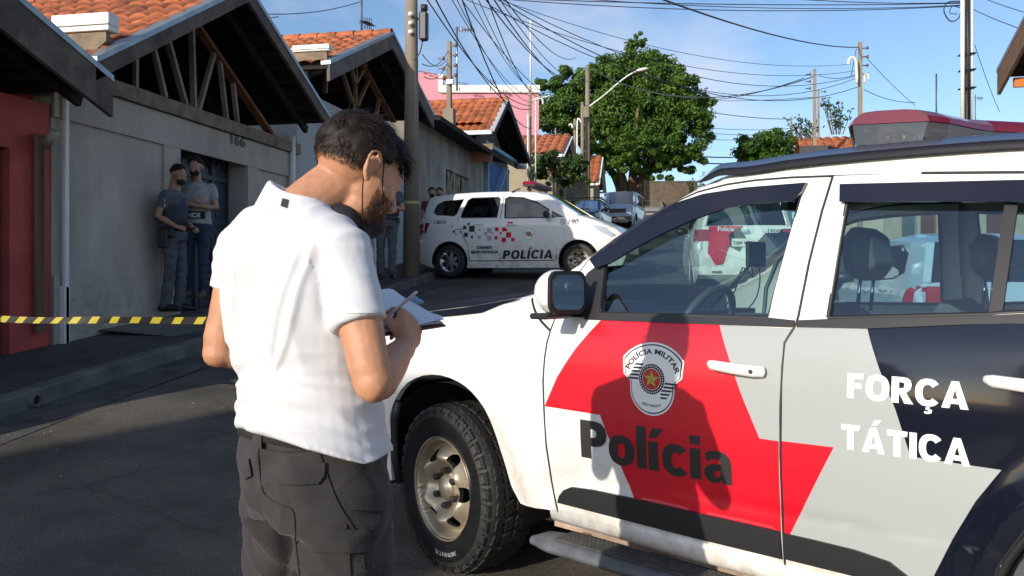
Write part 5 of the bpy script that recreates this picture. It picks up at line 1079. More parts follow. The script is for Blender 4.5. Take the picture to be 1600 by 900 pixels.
q = MB(); q.tube([W(1504, -40, 16.85), W(1504, 200, 16.85)], .042, 10); q.tube([W(1519, -40, 16.9), W(1519, 200, 16.9)], .02, 10); q.tube([W(1511, -40, 16.8), W(1512, 60, 16.8), W(1513, 200, 16.8)], .018, 8, 1); q.tube([W(1513, -40, 16.8), W(1515, 200, 16.8)], .012, 8, 1); obj('conduit', q, [pvc, black], P8)
q = MB(); 
for py in (85, 110, 138): q.box(W(1511, py, 16.95), (.28, .24, .02))
q.tube(dens([W(1500, 2, 16.9), W(1480, 4, 16.9), W(1475, 18, 16.9), W(1485, 33, 16.9), W(1498, 28, 16.9), W(1503, 10, 16.9)], 4), .012, 6); q.tube(dens([W(1500, 12, 16.9), W(1488, 10, 16.9), W(1484, 20, 16.9), W(1496, 22, 16.9)], 4), .008, 6); obj('strap', q, black, P8)
P9, _, _ = pole('utility_pole', 'small distant pole tip above the round tree', 1236, 182, 60, .12, .1, square=True)
def mast(name, label, px, y0, y1, Z, r=.02, yagi=None, m=None):
    a = W(px, y1, Z); b = W(px, y0, Z); T = thing(name, label, 'antenna', tuple(a)); q = MB(); q.tube([a, b], r, 6); obj('mast', q, m or alu, T)
    if yagi:
        q = MB(); y, w, n = yagi; q.tube([W(px-4, y, Z), W(px+w, y+2, Z)], r*.6, 5)
        for i in range(n): c = W(px+4+(w-6)*i/max(1, n-1), y+1+i*.3, Z); q.tube([c+V(0, -.25, -.02), c+V(0, .25, .02)], r*.5, 4); q.tube([c+V(0, 0, -.12), c+V(0, 0, .12)], r*.4, 4)
        obj('antenna_element', q, m or alu, T)
    return T
dk = mat('dark mast', (.10, .10, .11), .5, metal=.5)
mast('antenna', 'dark television antenna mast with small boom on the pale grey walled house', 565, -20, 58, 17.5, .022, (35, 17, 5), dk)
mast('antenna', 'tall light mast with long boom behind the square weathered pole', 714, 42, 142, 40, .05, (45, 28, 6))
mast('antenna', 'small antenna on the pink building parapet right of the tall mast', 718, 128, 142, 46, .03, (130, 14, 3))
mast('antenna', 'small antenna on the pink building parapet halfway along the white edge', 766, 124, 142, 46, .03, (127, 10, 3))
mast('antenna', 'white slender mast high above the pink building', 829, 30, 142, 46, .045, None, porc)
mast('antenna', 'thin dark rod behind the light bar', 1463, 115, 200, 24, .022, None, dk)
mast('antenna', 'far mast with small boom right of the tall conduit pole', 1524, 148, 200, 40, .02, (152, 12, 3), dk)
# ---------------------------------------------------------------- overhead cables
wireM = mat('cable', (.035, .04, .05), .6)
def wire(a, b, sag, r=.011, label='', grp='', n=18):
    a = Vector(a); b = Vector(b); sag *= .62; r *= .8; q = MB(); q.tube([a.lerp(b, i/n)-V(0, 0, sag*4*(i/n)*(1-i/n)) for i in range(n+1)], r, 5)
    o = obj('overhead_cable', q, wireM); tag(o, label, 'cable', grp)
L1 = 'dark cable in the fan sweeping down from the top edge right of the near pole'; L2 = 'thin cable crossing the sky above the big tree'; L3 = 'cable crossing the sky at the top right between the poles'; L4 = 'thin cable low in the sky between the big tree and the round tree'
rnd = random.Random(11)
def w2(x0, y0, Z0, x1, y1, Z1, sag, r, l): wire(W(x0, y0, Z0), W(x1, y1, Z1), sag, r, l, {L1: 'cables fanning from the top left of the sky', L2: 'cables above the big tree', L3: 'cables at the top right', L4: 'low cables between the trees'}.get(l))
for x0, y0, x1, y1, sg, r in ((655, -20, 828, 165, .9, .018), (668, -25, 828, 170, 1.2, .02), (690, -30, 830, 150, .8, .012), (700, -30, 834, 160, 1.0, .012), (712, -30, 832, 200, 1.3, .02), (722, -32, 838, 140, .8, .012), (735, -30, 846, 148, .9, .012), (752, -30, 846, 152, 1.0, .016)):
    w2(x0, y0, 16, x1, y1, 33.5, sg, r, L1)
for x0, y0, x1, y1, sg, r in ((745, -20, 916, 118, 1.4, .020), (757, -24, 918, 126, 1.5, .020), (768, -20, 918, 122, 1.2, .014), (700, -30, 914, 160, 1.6, .014), (775, -20, 900, 90, .9, .018)): w2(x0, y0, 16, x1, y1, 46.5, sg, r, L1)
for x0, y0, x1, y1, sg, r in ((760, -15, 1340, 118, 1.6, .012), (775, -2, 1340, 136, 1.8, .014), (700, -12, 1340, 110, 1.2, .010), (768, 10, 1338, 122, 1.8, .012), (750, -12, 1330, 100, .9, .009)): w2(x0, y0, 17, x1, y1, 27, sg, r, L2)
for x0, y0, Z0, x1, y1, Z1, sg, r in ((760, -4, 15, 1502, 5, 17, .12, .012), (860, -6, 15, 1502, 8, 17, .22, .010), (780, -2, 15, 1502, 9, 17, .25, .011), (1000, -14, 12, 1342, 74, 27, .35, .020), (1160, -8, 14, 1502, 4, 17, .1, .010), (1519, 14, 17, 1640, 60, 12, .05, .010), (1519, -10, 17, 1640, 30, 12, .05, .009), (1523, 70, 17, 1562, 175, 20, .1, .008)): w2(x0, y0, Z0, x1, y1, Z1, sg, r, L3)
for x0, y0, Z0, x1, y1, Z1, sg, r in ((924, 108, 46, 1270, 120, 33, 1.9, .028), (924, 108, 46, 1110, 150, 44, .8, .018), (1112, 156, 44, 1256, 122, 33, .25, .022), (1108, 157, 44, 1272, 152, 33, .1, .016), (1108, 175, 50, 1240, 186, 60, .2, .03), (1108, 200, 50, 1240, 200, 60, .2, .02), (1108, 208, 50, 1240, 208, 60, .2, .02), (1104, 218, 50, 1240, 217, 60, .1, .02), (1100, 245, 50, 1145, 246, 55, .02, .05), (1100, 255, 50, 1145, 256, 55, .02, .05), (1280, 118, 33, 1338, 116, 27, .2, .015), (1352, 88, 27, 1430, 165, 30, .1, .012), (1350, 140, 27, 1430, 160, 30, .2, .014)): w2(x0, y0, Z0, x1, y1, Z1, sg, r, L4)
wire(W(420, 22, 14), W(562, 3, 17), .12, .010, 'cable running from the grey house roof to the top of the dark antenna mast', 'house feed cables'); wire(W(1338, 76, 27), W(1330, 118, 27), .0, .015, 'short drop cable hanging beside the hooked conduit pole', 'drop cables'); wire(W(250, 22, 11.5), W(435, 26, 11.8), .12, .008, 'thin cable strung under the grey house gable', 'house feed cables')
for x0, y0, x1, y1 in ((660, 85, 696, 95), (660, 100, 700, 80), (663, 120, 698, 100)): wire(W(x0, y0, 16), W(x1, y1, 23.5), .3, .012, 'short service cable between the near pole and the square weathered pole', 'service cables at the near pole')

# ---------------------------------------------------------------- trees
def leaves(mb, c, R, n, size, rnd, clumps, flat=1.0, dens_=.55):
    C = []
    for i in range(clumps):
        while True:
            p = V(rnd.uniform(-1, 1), rnd.uniform(-1, 1), rnd.uniform(-1, 1))
            if p.length <= 1 and p.length > dens_*rnd.random(): break
        C.append((V(p.x*R.x, p.y*R.y, p.z*R.z)+c, rnd.uniform(.6, 1.2)*min(R)*.34))
    for i in range(n):
        cc, r = C[rnd.randrange(len(C))]
        d = V(rnd.gauss(0, 1), rnd.gauss(0, 1), rnd.gauss(0, 1)).normalized(); k = rnd.random()**.45
        p = cc+V(d.x*r*k, d.y*r*k, d.z*r*k*.75*flat)
        nn = (d+V(rnd.gauss(0, .6), rnd.gauss(0, .6), rnd.gauss(.3, .6))).normalized(); a = nn.orthogonal().normalized(); a = Matrix.Rotation(rnd.random()*6.28, 3, nn) @ a; b = nn.cross(a); s = size*rnd.uniform(.6, 1.3)
        mb.add([p-a*s, p-b*s*.45+nn*s*.1, p+a*s, p+b*s*.45+nn*s*.1], [(0, 1, 2, 3)], 0)
    return C
bark = mat('bark', (.26, .17, .10), .9, var=.6, vscale=5, bump=1, bscale=12, stretch=(1, 1, .3))
lf1 = leafmat('ficus leaf', (.028, .085, .010), (.12, .215, .030)); lf2 = leafmat('bush leaf', (.03, .07, .014), (.09, .15, .035)); lf3 = leafmat('round tree leaf', (.025, .08, .010), (.08, .17, .02))
base = W(985, 300, 55); Zt = 55; gz = g(base.y)
T = thing('ficus_tree', 'huge dense dark green tree with thick twisted trunk at the end of the street', 'tree', (base.x, base.y, gz)); rnd = random.Random(5)
q = MB()
for i in range(9):
    a = i/9*6.28; o = V(cos(a)*.75, sin(a)*.6, 0); b0 = V(base.x, base.y, gz)+o*1.3; q.tube(dens([b0, b0+V(-o.x*.5+.15*sin(i), -o.y*.5, 1.2), b0+V(-o.x*.3, 0, 2.4), b0+V(o.x*1.2, o.y*1.2, 4.4), b0+V(o.x*3.5, o.y*3.5, 7)], 3), [.50-.036*k for k in range(13)], 8)
obj('trunk', q, bark, T)
q = MB(); P = lambda px, py, r, Zo=0: (W(px, py, Zt+Zo), r)
for px, py, rx, rz, n, Zo in ((985, 170, 5.0, 3.2, 9000, 0), (905, 165, 2.9, 2.6, 3600, 0), (880, 130, 1.7, 1.3, 1100, 0), (1000, 118, 2.6, 2.4, 2600, 0), (998, 82, .9, 1.5, 420, 0), (960, 110, 1.3, 1.5, 700, 0), (1055, 150, 2.8, 2.0, 2600, -1), (1068, 205, 2.2, 2.2, 2300, -1), (1060, 250, 2.0, 1.3, 1300, -1), (1015, 240, 2.2, 1.6, 1500, -2), (960, 220, 2.6, 1.9, 1800, -1), (990, 232, 2.6, 1.6, 1800, -3), (975, 262, 1.5, .9, 500, -3), (1035, 262, 1.8, 1.0, 900, -3), (935, 250, 1.3, 1.2, 600, -2), (1000, 62, .45, .8, 160, 0), (855, 130, 1.0, .9, 350, 0), (850, 165, .8, 1.2, 350, 0), (870, 190, 1.5, 1.8, 1200, 0), (1095, 180, .9, 1.6, 400, 0), (935, 120, 1.6, 1.3, 800, 0), (910, 225, 1.6, 1.6, 900, 0)):
    leaves(q, W(px, py, Zt+Zo), V(rx*.85, min(rx, 3.4)*.85, rz*.85), int(n*3.3), .135, rnd, max(10, int(rx*rz*8)))
obj('crown', q, lf1, T)
def tree(name, label, px, py, Z, blobs, lf, size, trunk_r, seed):
    c = W(px, py, Z); gz = G(c.x, c.y)+.1; T = thing(name, label, 'tree', (c.x, c.y, gz)); rnd = random.Random(seed); q = MB(); q.tube(dens([V(c.x, c.y, gz), V(c.x+.1, c.y, gz+(c.z-gz)*.5), c], 4), [trunk_r*(1-.06*k) for k in range(9)], 8)
    for i in range(6): a = i*1.05; q.tube([V(c.x, c.y, c.z-.3), c+V(cos(a)*.8, sin(a)*.7, .4+.2*sin(i*2))], [trunk_r*.4, trunk_r*.15], 6)
    obj('trunk', q, bark, T); q = MB()
    for bx, by, rx, rz, n in blobs: leaves(q, W(bx, by, Z), V(rx, rx*.9, rz), n, size, rnd, max(9, int(rx*rz*26)))
    obj('crown', q, lf, T)
tree('street_tree', 'small bushy street tree on the left pavement in front of the lamp pole', 868, 265, 35, ((868, 262, 1.25, .75, 2600), (845, 255, .8, .6, 1100), (895, 262, .75, .6, 1000), (865, 285, 1.0, .5, 900), (905, 278, .5, .35, 350)), lf2, .10, .12, 2)
tree('round_tree', 'round clipped bright green tree right of the big tree', 1197, 232, 58, ((1197, 234, 2.15, 1.45, 9000), (1197, 238, 1.7, 1.2, 4000), (1197, 250, 2.2, 1.0, 3000)), lf3, .14, .25, 4)
for px, py, Z, h_, lab, sd in ((1309, 185, 30, 1.3, 'sparse tall garden plant behind the right tiled roof, next to the hooked conduit pole', 1), (1255, 195, 33, .9, 'small leafy shoot standing beside the pale concrete pole', 2), (1085, 290, 49, 1.6, 'thin shrub under the right edge of the big tree', 3)):
    b = W(px, py+25, Z); T = thing('plant', lab, 'plant', tuple(b)); rnd = random.Random(sd); st = MB(); lv = MB()
    for i in range(9):
        e = b+V(rnd.uniform(-.7, .7), rnd.uniform(-.3, .3), h_*rnd.uniform(.6, 1.1)); st.tube([b+V((e.x-b.x)*.4, 0, 0), e], [.02, .008], 4)
        for k in range(26): p = b.lerp(e, .25+.75*rnd.random())+V(rnd.gauss(0, .06), rnd.gauss(0, .06), rnd.gauss(0, .05)); a = V(rnd.gauss(0, 1), rnd.gauss(0, 1), rnd.gauss(0, 1)).normalized()*.08; c2 = a.orthogonal()*.4; lv.add([p-a, p-c2, p+a, p+c2], [(0, 1, 2, 3)])
    obj('stem', st, bark, T); obj('foliage', lv, lf2, T)
# ---------------------------------------------------------------- people
skinM = mat('skin', (.53, .255, .14), .55, var=.22, vscale=22, sub=.10, bump=.10, bscale=300); skinD = mat('tanned skin', (.40, .21, .13), .55, var=.15)
hairM = mat('dark brown hair', (.017, .011, .008), .6, var=.4, vscale=30, spec=.25); hairL = mat('lighter brown hair strand', (.075, .045, .03), .55, spec=.3); maskM = mat('black mask cloth', (.012, .012, .014), .8)  # second hair tone is a lighter brown, mixed in at random
def finger(mb, p, d, up, lens, r, curl, n=8):
    pts = [p-d*.02, p]; q = p; dd = d.copy(); ax = d.cross(up).normalized(); rr = [r, r]
    for i, (l, c) in enumerate(zip(lens, curl)):
        dd = Matrix.Rotation(-c, 3, ax) @ dd; q = q+dd*l; pts.append(q); rr.append(r*(.94-.1*i))
    loft(mb, pts, rr, None, n, dome=True); return pts
def hand(mb, w, d, up, k=1.0, curl=(.5, .6, .4), side=1, spread=.06, thumb=(.3, .35), squeeze=0):
    """w wrist, d forearm/hand direction, up = back of the hand normal, side: thumb side along d x up * side"""
    d = d.normalized(); up = (up-d*up.dot(d)).normalized(); t = d.cross(up).normalized()*side
    loft(mb, [w-d*.02, w+d*.01, w+d*.04*k, w+d*.085*k], [(.024*k, .018*k), (.028*k, .018*k), (.040*k, .016*k), (.041*k, .013*k)], t, 14, dome=True)
    tips = []
    for i, (o, l) in enumerate(((.030, .92), (.010, 1.0), (-.011, .95), (-.031, .78))):
        base = w+d*(.086-.004*abs(i-1))*k+t*o*k
        dd = (d+t*spread*(1.5-i)*.6).normalized(); cc = [c*(1+.08*i) for c in curl]
        tips.append(finger(mb, base, dd, up, [.042*l*k, .027*l*k, .022*l*k], .0082*k, cc))
    tb = w+d*.022*k+t*.026*k-up*.006*k; td = (d*.72+t*.62-up*.32).normalized()
    tips.append(finger(mb, tb, td, up, [.040*k, .032*k, .026*k], .0105*k, (0., thumb[0], thumb[1])))
    return tips
def head(mb, hc, M):    # M columns: right, forward, up
    e = lambda c, r: mb.sphere(hc+M @ Vector(c), r, 20, rot=M)
    e((0, -.018, .032), (.075, .096, .088)); e((0, .03, -.005), (.066, .068, .085)); e((0, .038, -.055), (.055, .055, .055)); e((0, .058, -.090), (.032, .032, .022)); e((0, .074, .028), (.052, .022, .014))
    loft(mb, [hc+M @ V(0, .088, .018), hc+M @ V(0, .103, -.006), hc+M @ V(0, .116, -.026), hc+M @ V(0, .100, -.036)], [(.007, .007), (.009, .010), (.015, .010), (.014, .008)], M @ V(1, 0, 0), 10, dome=True)
    for s in (1, -1):
        e((s*.030, .080, .010), (.016, .011, .008)); e((s*.046, .055, -.022), (.022, .026, .022)); e((s*.014, .104, -.030), (.008, .010, .006))
    e((0, .090, -.056), (.024, .012, .006)); e((0, .088, -.065), (.020, .012, .006))
def ear(mb, hc, M, s):
    f = lambda y, z, x=0: hc+M @ V(s*(.076+x), -.012+y, -.002+z)
    loft(mb, dens([f(.012, .002, .0), f(.014, .018, .006), f(.008, .030, .010), (f(-.006, .034, .014)), f(-.018, .026, .018), f(-.021, .010, .019), f(-.016, -.008, .017), f(-.006, -.022, .011), f(.004, -.030, .006), f(.010, -.022, .003)], 3), [.0042]*28, None, 8, dome=True)
    loft(mb, dens([f(.004, .022, .006), f(-.006, .018, .010), f(-.009, .004, .011), f(-.003, -.010, .007)], 3), [.0035]*10, None, 8, dome=True)
    mb.sphere(f(-.002, .0, .002), (.006, .018, .028), 14, rot=M @ Matrix.Rotation(s*radians(20), 3, 'Z')); mb.sphere(f(.003, -.028, .006), (.005, .008, .008), 10, rot=M)
def strands(hc, M, n, region, length, flow, seed, w=.0011, R=(.079, .100, .092), c0=(0, -.018, .036), lift=.25, seg=4):
    rnd = random.Random(seed); mb = MB(); R = Vector(R); c0 = Vector(c0); cnt = 0
    while cnt < n:
        d = V(rnd.gauss(0, 1), rnd.gauss(0, 1), rnd.gauss(0, 1)).normalized(); p = V(d.x*R.x, d.y*R.y, d.z*R.z)+c0
        if not region(p, d): continue
        cnt += 1; L = length(p, d)*rnd.uniform(.6, 1.25); fl = Vector(flow(p, d)); fl = (fl-d*fl.dot(d)); 
        if fl.length < 1e-4: fl = d.orthogonal()
        fl = (fl.normalized()+V(rnd.gauss(0, .28), rnd.gauss(0, .28), rnd.gauss(0, .28)))
        nz_ = noise.noise(p*38); fl += d.cross(fl)*nz_*1.1
        vs = []; q = p.copy(); dr = (fl.normalized()*(1-lift)+d*lift*(1+nz_)).normalized(); sd = dr.cross(d).normalized()*w
        for k in range(seg+1):
            ww = 1-.75*k/seg; vs += [hc+M @ (q-sd*ww), hc+M @ (q+sd*ww)]; q = q+dr*L/seg; dr = (dr-d*.22*lift*2+V(0, 0, -.05)).normalized()
            nn = V((q-c0).x/R.x, (q-c0).y/R.y, (q-c0).z/R.z)
            if nn.length < 1.0: q = c0+V(nn.x*R.x, nn.y*R.y, nn.z*R.z)/nn.length*1.005
        mb.add(vs, [(2*k, 2*k+1, 2*k+3, 2*k+2) for k in range(seg)], 1 if rnd.random() < .22 else 0, True)
    return mb
def hairshell(hc, M, region, grow, seed, R=(.078, .099, .091), c0=(0, -.018, .034), n=56, rough=.005):
    mb = MB(); mb.sphere((0, 0, 0), 1, n); vs = []; keep = []; R = Vector(R); c0 = Vector(c0)
    for v in mb.v:
        d = v.normalized(); p = V(d.x*R.x, d.y*R.y, d.z*R.z)+c0; ok = region(p, d); k = grow(p, d)+rough*noise.noise(p*45+V(seed, 0, 0))+rough*.5*noise.noise(p*110) if ok else -.012
        vs.append(hc+M @ (p+d*k)); keep.append(ok)
    q = MB(); q.add(vs, [f for f in mb.f if any(keep[i] for i in f)], 0, True); return q
def rotM(f, upish=V(0, 0, 1), roll=0):   # frame with forward f
    f = f.normalized(); r = f.cross(upish).normalized(); u = r.cross(f); M = Matrix((r, f, u)).transposed()
    return M @ Matrix.Rotation(roll, 3, 'Y')
def bystander(label, feet, face, pose, look, group=None):
    """feet: world point, face: facing angle (world, radians from +Y toward +X)"""
    T = thing('person', label, 'person', tuple(feet), -face); h = look.get('h', 1.75)/1.75; Wd = look.get('w', 1.0)
    P = lambda x, y, z: V(x, y, z)*h
    hf = V(pose.get('turn', 0), 1, pose.get('down', -.3)); M = rotM(hf); hc = P(pose.get('turn', 0)*.03, .06, 1.62+pose.get('dz', 0))
    B = MB(); head(B, hc, M); ear(B, hc, M, 1); ear(B, hc, M, -1); loft(B, [P(0, -.01, 1.40), P(0, .0, 1.48), hc+M @ V(0, -.025, -.05)], [.062, .054, .052], V(1, 0, 0), 12)
    torso = lambda mb, k, z0, z1: loft(mb, [P(0, y, z) for z, y, a, b in TS if z0 <= z <= z1], [((a*Wd+k)*h, (b*Wd+k)*h) for z, y, a, b in TS if z0 <= z <= z1], V(1, 0, 0), 22, dome=False)
    TS = [(.84, 0, .165, .12), (.92, 0, .172, .125), (1.0, 0, .160, .115), (1.08, .005, .155, .112), (1.18, .005, .168, .118), (1.28, 0, .180, .12), (1.36, -.005, .180, .11), (1.41, -.01, .14, .085), (1.445, -.01, .075, .06)]
    torso(B, -.012, 0, 2); S = MB(); torso(S, .012, .95 if not look.get('untuck') else .90, 2); Pn = MB(); torso(Pn, .008, 0, 1.02)
    for s, key in ((1, 'R'), (-1, 'L')):
        sh = P(s*.175*Wd, -.005, 1.375); el = P(*pose[key][0]); wr = P(*pose[key][1]); hd = Vector(pose[key][2]); up = Vector(pose[key][3])
        loft(B, [sh, sh.lerp(el, .4), el, el.lerp(wr, .3), wr], [.052, .046, .038, .039, .026], None, 12, dome=True); hand(B, wr, hd, up, h, pose.get('curl', (.6, .7, .4)), side=-s)
        m = sh.lerp(el, .62); loft(S, [sh+V(-s*.03, 0, .012), sh+V(s*.0, 0, .0), sh.lerp(el, .35), m], [.062, .066, .062, .060], None, 14, dome=False); S.sphere(sh+V(-s*.005, 0, .004), (.064, .062, .060), 14)
    legs = pose.get('legs', ((.10, 0), (-.10, 0)))
    Sh = MB()
    for s, (fx, fy) in ((1, legs[0]), (-1, legs[1])):
        hp = P(s*.09, 0, .90); kn = P(s*.095*.5+fx*.5, .03+fy*.5, .49); an = P(fx, fy-.02, .09)
        for mb, k in ((B, -.01), (Pn, .010)): loft(mb, [hp, hp.lerp(kn, .3), kn, kn.lerp(an, .35), an if k < 0 else an+V(0, 0, -.02)], [.085+k, .082+k, .058+k, .058+k, (.036 if k < 0 else .062)], None, 14, dome=True)
        loft(Sh, [P(fx, fy-.07, .045), P(fx, fy, .06), P(fx+s*.01, fy+.09, .045), P(fx+s*.015, fy+.17, .032)], [(.04, .045), (.045, .058), (.046, .042), (.038, .028)], V(1, 0, 0), 12, dome=True); loft(Sh, [P(fx, fy-.02, .05), P(fx, fy-.02, .15)], [.048, .052], None, 12)
    cut = lambda mb, v: remesh(mb, v, 3)
    wr_ = lambda a: (lambda p, n: p+n*a*noise.noise(V(p.x*9, p.y*9, p.z*16)))
    obj('body', remesh(B, .0095, 2), look['skin'], T, world=False)
    obj('shirt', remesh(S, .012, 4, wr_(.010)), look['shirt'], T, world=False); obj('trousers', remesh(Pn, .012, 4, wr_(.016)), look['pants'], T, world=False); obj('shoes', remesh(Sh, .01, 2), look['shoe'], T, world=False)
    reg = lambda p, d: (d.z > -.15 and d.y < .62 and not (d.y > .2 and d.z < .35)) or (d.y < -.1 and d.z > -.5)
    hs = hairshell(hc, M, reg, lambda p, d: look.get('hair', .006)+.006*max(0, d.z), 3, n=30); obj('hair', hs, hairM, T, world=False)
    mk = MB(); mk.sphere(hc+M @ V(0, .058, -.052), (.060, .062, .050), 16, rot=M); mk.tube([hc+M @ V(.055, .07, -.03), hc+M @ V(.078, -.01, .01)], .003, 4); mk.tube([hc+M @ V(-.055, .07, -.03), hc+M @ V(-.078, -.01, .01)], .003, 4); obj('face_mask', mk, maskM, T, world=False)
    if look.get('belt'):
        bl = MB(); loft(bl, [P(0, 0, .955), P(0, 0, 1.0)], [(.178*h*Wd, .136*h*Wd)]*2, V(1, 0, 0), 24); bl.box(P(.17*Wd, .05, .93), (.07, .10, .12), bev=.02); bl.box(P(-.165*Wd, .05, .95), (.06, .10, .09), bev=.02); bl.box(P(.205*Wd, -.02, .86), (.045, .12, .22), bev=.015); obj('duty_belt', bl, black, T, world=False)
        vt = MB(); loft(vt, [P(0, .0, 1.03), P(0, .005, 1.12), P(0, .005, 1.24), P(0, 0, 1.34), P(0, -.01, 1.40)], [(.178*Wd*h, .148*h), (.182*Wd*h, .15*h), (.188*Wd*h, .15*h), (.165*Wd*h, .135*h), (.11*h, .10*h)], V(1, 0, 0), 24); obj('vest', vt, look['vest'], T, world=False)
        for s in (1, -1):
            pt = MB(); c = P(s*.235*Wd, 0, 1.30) if True else 0; pt.box(c, (.006, .05, .03), 0); pt.sphere(c+V(0, 0, -.06), (.006, .028, .034), 12, 0); obj('sleeve_patch', pt, mat('pale sleeve patch', (.5, .48, .5), .7), T, world=False)
    return T, hc, M
ggM = mat('grey blue uniform', (.08, .092, .115), .85, var=.3, vscale=8, sheen=.2); ggT = mat('grey uniform trousers', (.10, .105, .12), .85, var=.3, vscale=8); vestM = mat('navy vest', (.035, .045, .065), .8, var=.25); bootM = mat('black boot', (.012, .012, .013), .4)
def gp(px, Z, lift=.14): p = W(px, 430, Z); return V(p.x, p.y, G(p.x, p.y)+lift)
cop = dict(skin=skinD, shirt=ggM, pants=ggT, shoe=bootM, belt=1, vest=vestM, w=1.12, h=1.76, hair=.004)
f1 = W(271, 487, 9.95); f1.z = W(271, 487, 9.95).z
hipR = ((.27, -.06, 1.12), (.20, .13, 1.00), (-.5, .8, -.2), (.6, .3, .6))
bystander('stocky police officer by the garage opening with hands on his duty belt', f1, radians(82), dict(R=hipR, L=((-.27, -.02, 1.12), (-.17, .17, 1.0), (.5, .8, -.2), (-.6, .3, .6)), down=-.42, turn=.15, curl=(.9, 1.0, .6), legs=((.09, -.04), (-.09, .05))), cop)
f2 = W(308, 466, 10.55)
tshirt = mat('heather grey t-shirt', (.40, .39, .40), .9, var=.3, vscale=20)
cr = dict(R=((.25, .02, 1.13), (.0, .22, 1.19), (-.95, .25, .15), (.0, .8, .6)), L=((-.25, .03, 1.12), (-.02, .25, 1.15), (.95, .1, .1), (0, .8, .6)), down=-.30, turn=-.05, curl=(.3, .4, .3), legs=((.09, .02), (-.10, .06)))
T2, hc2, M2 = bystander('tall man in grey printed t-shirt and jeans with folded arms before the garage gate', f2, radians(168), cr, dict(skin=mat('fair skin', (.42, .24, .17), .55, var=.1), shirt=tshirt, pants=mat('blue jeans', (.035, .055, .10), .85, var=.4, vscale=7), shoe=mat('olive suede shoe', (.11, .095, .06), .9), untuck=1, h=1.78, w=1.0, hair=.016))
pr = MB(); 
vs, fs = text2('MDI', .075, .004, align='CENTER'); pr.add([V(-x*1.3, .146-abs(x)*.22, 1.02+y) for x, y in vs], fs, 0); pr.add([V(x, .141-abs(x)*.25, z) for x, z in ((-.14, 1.0), (0, 1.0), (.14, 1.0), (.14, 1.095), (0, 1.095), (-.14, 1.095))], [(0, 1, 4, 5), (1, 2, 3, 4)], 1)
obj('shirt_print', pr, [mat('print white', (.6, .6, .58), .8), mat('print black', (.02, .02, .022), .8)], T2, world=False)
f3 = gp(604, 13.3); f3.z = W(604, 437, 13.3).z
bystander('police officer in dark grey uniform looking down at a phone beside the thick near pole', f3, radians(160), dict(R=((.25, .0, 1.13), (.07, .25, 1.17), (-.6, .7, .1), (.3, -.1, .9)), L=((-.26, .02, 1.13), (-.06, .26, 1.16), (.6, .7, .1), (-.3, -.1, .9)), down=-.65, turn=0, legs=((.09, 0), (-.09, .03))), dict(cop, vest=mat('dark vest', (.025, .032, .045), .8, var=.2), h=1.74))
ph = V(*f3)+V(0, 0, 1.19); a = radians(160); c = V(f3.x+sin(a)*.36, f3.y+cos(a)*.36, f3.z+1.19); q = MB(); q.box((0, 0, 0), (.075, .012, .15), 0, bev=.005); o = thing('phone', 'small dark phone held by the police officer beside the near pole', 'phone', tuple(c), -a, rot=(radians(-60), 0, -a)); obj('casing', q, black, o, world=False)
look = dict(skin=skinD, shirt=mat('maroon shirt', (.14, .03, .035), .9), pants=mat('dark trousers', (.03, .03, .035), .9), shoe=bootM, h=1.70, hair=.012)
st = dict(R=((.22, 0, 1.12), (.20, .1, .88), (0, .3, -1), (.9, 0, 0)), L=((-.22, 0, 1.12), (-.20, .1, .88), (0, .3, -1), (-.9, 0, 0)), down=-.1, turn=.1)
a_ = W(674, 295, 19.5); z_ = a_.z-1.70+.02
bystander('person in maroon shirt standing against the stained wall behind the minivan tail', V(a_.x, a_.y, z_), radians(150), st, look)
a_ = W(687, 294, 20.0); bystander('person in a red top, mostly hidden behind the minivan, right of the one in maroon', V(a_.x, a_.y, a_.z-1.70), radians(170), st, dict(look, shirt=mat('red top', (.26, .03, .04), .9)))
# helmet on a thin post
c = W(588, 354, 12.3); T = thing('helmet', 'white patterned motorcycle helmet resting on a thin pale post near the officer with the phone', 'helmet', (c.x, c.y, c.z-.12)); q = MB(); mb = MB(); mb.sphere((0, 0, 0), 1, 24)
q.add([c+V(v.x*.125, v.y*.15, v.z*.135) for v in mb.v], [f for f in mb.f if not (sum(mb.v[i].y for i in f)/len(f) < -.35 and abs(sum(mb.v[i].z for i in f)/len(f)+.12) < .35) and sum(mb.v[i].z for i in f)/len(f) > -.8], 0, True); obj('shell', q, mat('helmet white graphics', (.62, .62, .62), .3, coat=.5, col2=(.05, .05, .06), vscale=18, vlo=.36, vhi=.42, det=2), T)
q = MB(); q.sphere(c+V(0, .01, -.01), (.110, .13, .12), 16); obj('lining', q, black, T)
b = W(586, 447, 12.25); T = thing('thin_post', 'thin pale post standing at the kerb under the helmet', 'post', (b.x, b.y, G(b.x, b.y))); q = MB(); q.tube([V(b.x, b.y, G(b.x, b.y)), V(b.x, b.y, c.z-.10)], .018, 8); obj('rod', q, mat('pale rod', (.40, .41, .45), .5), T); q = MB(); q.lathe([(.001, .03), (.1, .03), (.12, 0)], (b.x, b.y, G(b.x, b.y)+.0), 'z', 12); obj('foot', q, black, T)
